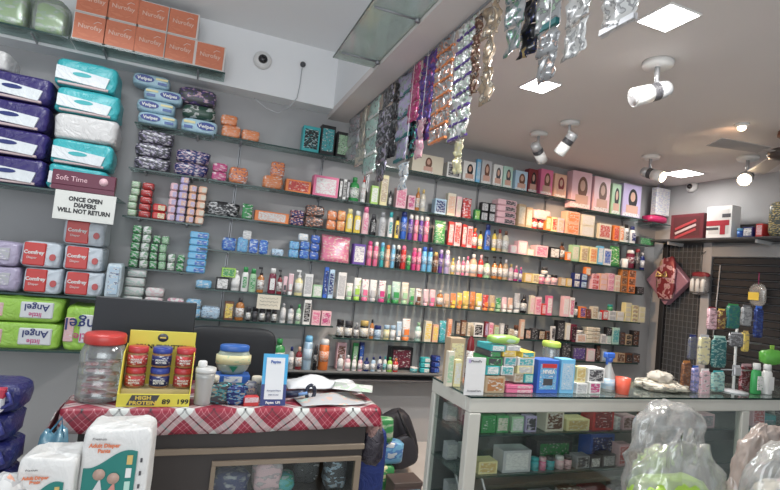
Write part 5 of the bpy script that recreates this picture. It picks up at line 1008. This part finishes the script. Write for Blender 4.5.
P = WY(52, 440, 2.3); rr = thing('plastic_carry_bag', 'blue and clear plastic carry bag left of the desk', 'bag', (P.x, 2.28, 0)); MB().puff(-.06, .055, 0, .12, 0, P.z+.02, .55, 14, 12, .14, 2).build('bag_body', glassy('blue_bag_plastic', (.75, .88, .95), .3, .2, .45, (.2, .45, .6)), rr); MB().tube([(-.03, .05, P.z-.0), (.02, .04, P.z+.08), (.03, .05, P.z)], .006).build('handle', mat((.1, .4, .65), .3), rr); MB().puff(-.04, .0, .02, .09, P.z-.22, P.z-.06, .6).build('green_content', mat('green'), rr)
# ================================================================ RIGHT FOREGROUND: plastic bags on a low bench
bn = thing('low_bench', 'low wooden bench under the plastic bags', 'bench', (1.35, 1.15, 0)); box('bench_top', mat((.25, .15, .08), .5), -.45, 1.05, 0, .55, .40, .43, .003, bn)
for x in (-.42, 1.0):
    for y in (.02, .49): box('leg', mat((.25, .15, .08), .5), x, x+.04, y, y+.04, 0, .40, .002, bn)
def bag(pa, pb, yt, Y, lab, nm='plastic_bag', content=None, seed=1, handles=True, d=.22, mt=None, taper=.35):
    zb = .431; Ym = Y+d/2; A = WY(pa, 475, Ym); B = WY(pb, 475, Ym); T_ = WY((pa+pb)/2, yt, Ym); w_ = B.x-A.x; h = T_.z-zb
    rr = thing(nm, lab, 'plastic bag', ((A.x+B.x)/2, Y, zb), 0, 'plastic bags at the bottom right')
    mb = MB().puff(-w_/2, w_/2, 0, d, 0, h, .62, 44, 40, .08, seed); nv = []
    for x, y, z in mb.v:
        t = z/h; k = 1-taper*max(0, t-.35)/.65*(1+.25*noise.noise(Vector((x*8, y*8, seed)))); a = math.atan2(y-d/2, x)
        cr = (abs(noise.noise(Vector((x*9, y*9, z*9+seed*2))))*.050 + abs(noise.noise(Vector((x*28+z*14, y*28, z*24-x*12+seed))))*.024)*min(1, t*6)
        nv.append((x*k*(1-cr/w_*2), d/2+(y-d/2)*k*(1-cr/d*2), z-cr*.6*t))
    mb.v = nv; o = mb.build('bag_film', mt or BAGM, rr)
    if handles:
        for s in (-1, 1): MB().tube([(s*w_*.12, d*.45, h*.86), (s*w_*.14, d*.4, h*.96), (s*w_*.05, d*.4, h*1.06), (s*w_*.01, d*.4, h*.93)], .007, 8, .012).build('handle', mt or BAGM, rr)
    if content: content(rr, w_, h, d)
    return rr
def green_content(rr, w_, h, d):
    MB().puff(-w_*.40, w_*.20, .022, d-.05, .01, h*.80, .3, 16, 12, .05, 4).build('lime_pack_inside', mat((.36, .60, .03), .35), rr)
    o = box('white_print', printed('white', 'white', 'lgrey', 12), -w_*.36, -w_*.12, .018, .05, h*.42, h*.70, .004, rr)
    box('navy_print', mat('navy'), -w_*.36, -w_*.26, .018, .05, h*.30, h*.40, .004, rr)
def soft_content(rr, w_, h, d): MB().puff(-w_*.38, w_*.38, .05, d-.05, .01, h*.7, .5, 12, 8, .12, 8).build('wrapped_goods_inside', printed('cream', 'lgrey', 'lpink', 12, .6), rr)
bag(622, 728, 440, 1.15, 'clear plastic carrier bag holding a lime green pack, bottom right', content=green_content, seed=3, d=.2, taper=.22)
bag(628, 704, 402, 1.46, 'milky empty plastic bag standing behind the lime pack bag', seed=6, handles=False, d=.18, taper=.02)
bag(738, 850, 434, 1.15, 'crumpled clear plastic bag at the bottom right corner', content=soft_content, seed=9, handles=False, d=.24)
bag(727, 737, 478, 1.12, 'small pinkish plastic bag between the two larger bags', seed=12, handles=False, d=.12, mt=glassy('pinkish_bag', (.95, .9, .88), .3, .2, .4, (.6, .5, .45)))
bag(728, 800, 424, 1.46, 'pinkish plastic bag behind the corner bag', seed=14, handles=False, d=.16, mt=glassy('pinkish_bag', (.95, .9, .88), .3, .2, .4, (.6, .5, .45)))
# ================================================================ every label singled out
from collections import defaultdict
grp = defaultdict(list)
for o, lk, pl in AUTO: grp[(lk, pl)].append(o)
ordn = ['leftmost', 'second', 'third', 'fourth', 'fifth', 'sixth', 'seventh', 'eighth']
num = ['', 'one', 'two', 'three', 'four', 'five', 'six', 'seven', 'eight']
for (lk, pl), os_ in grp.items():
    os_.sort(key=lambda o: (round(o.location.x, 2), o.location.z))
    for i, o in enumerate(os_):
        if len(os_) == 1: s = '%s %s' % (lk, pl)
        else: s = '%s %s, %s of %s alike' % (lk, pl, ordn[i], num[len(os_)])
        if len(s.split()) > 16: s = s.replace(' alike', '').replace(' on the ', ', ')
        if len(s.split()) > 16: s = s.replace(' from left', '').replace(' glass counter', ' counter').replace(' soft ', ' ')
        o['label'] = s.strip()
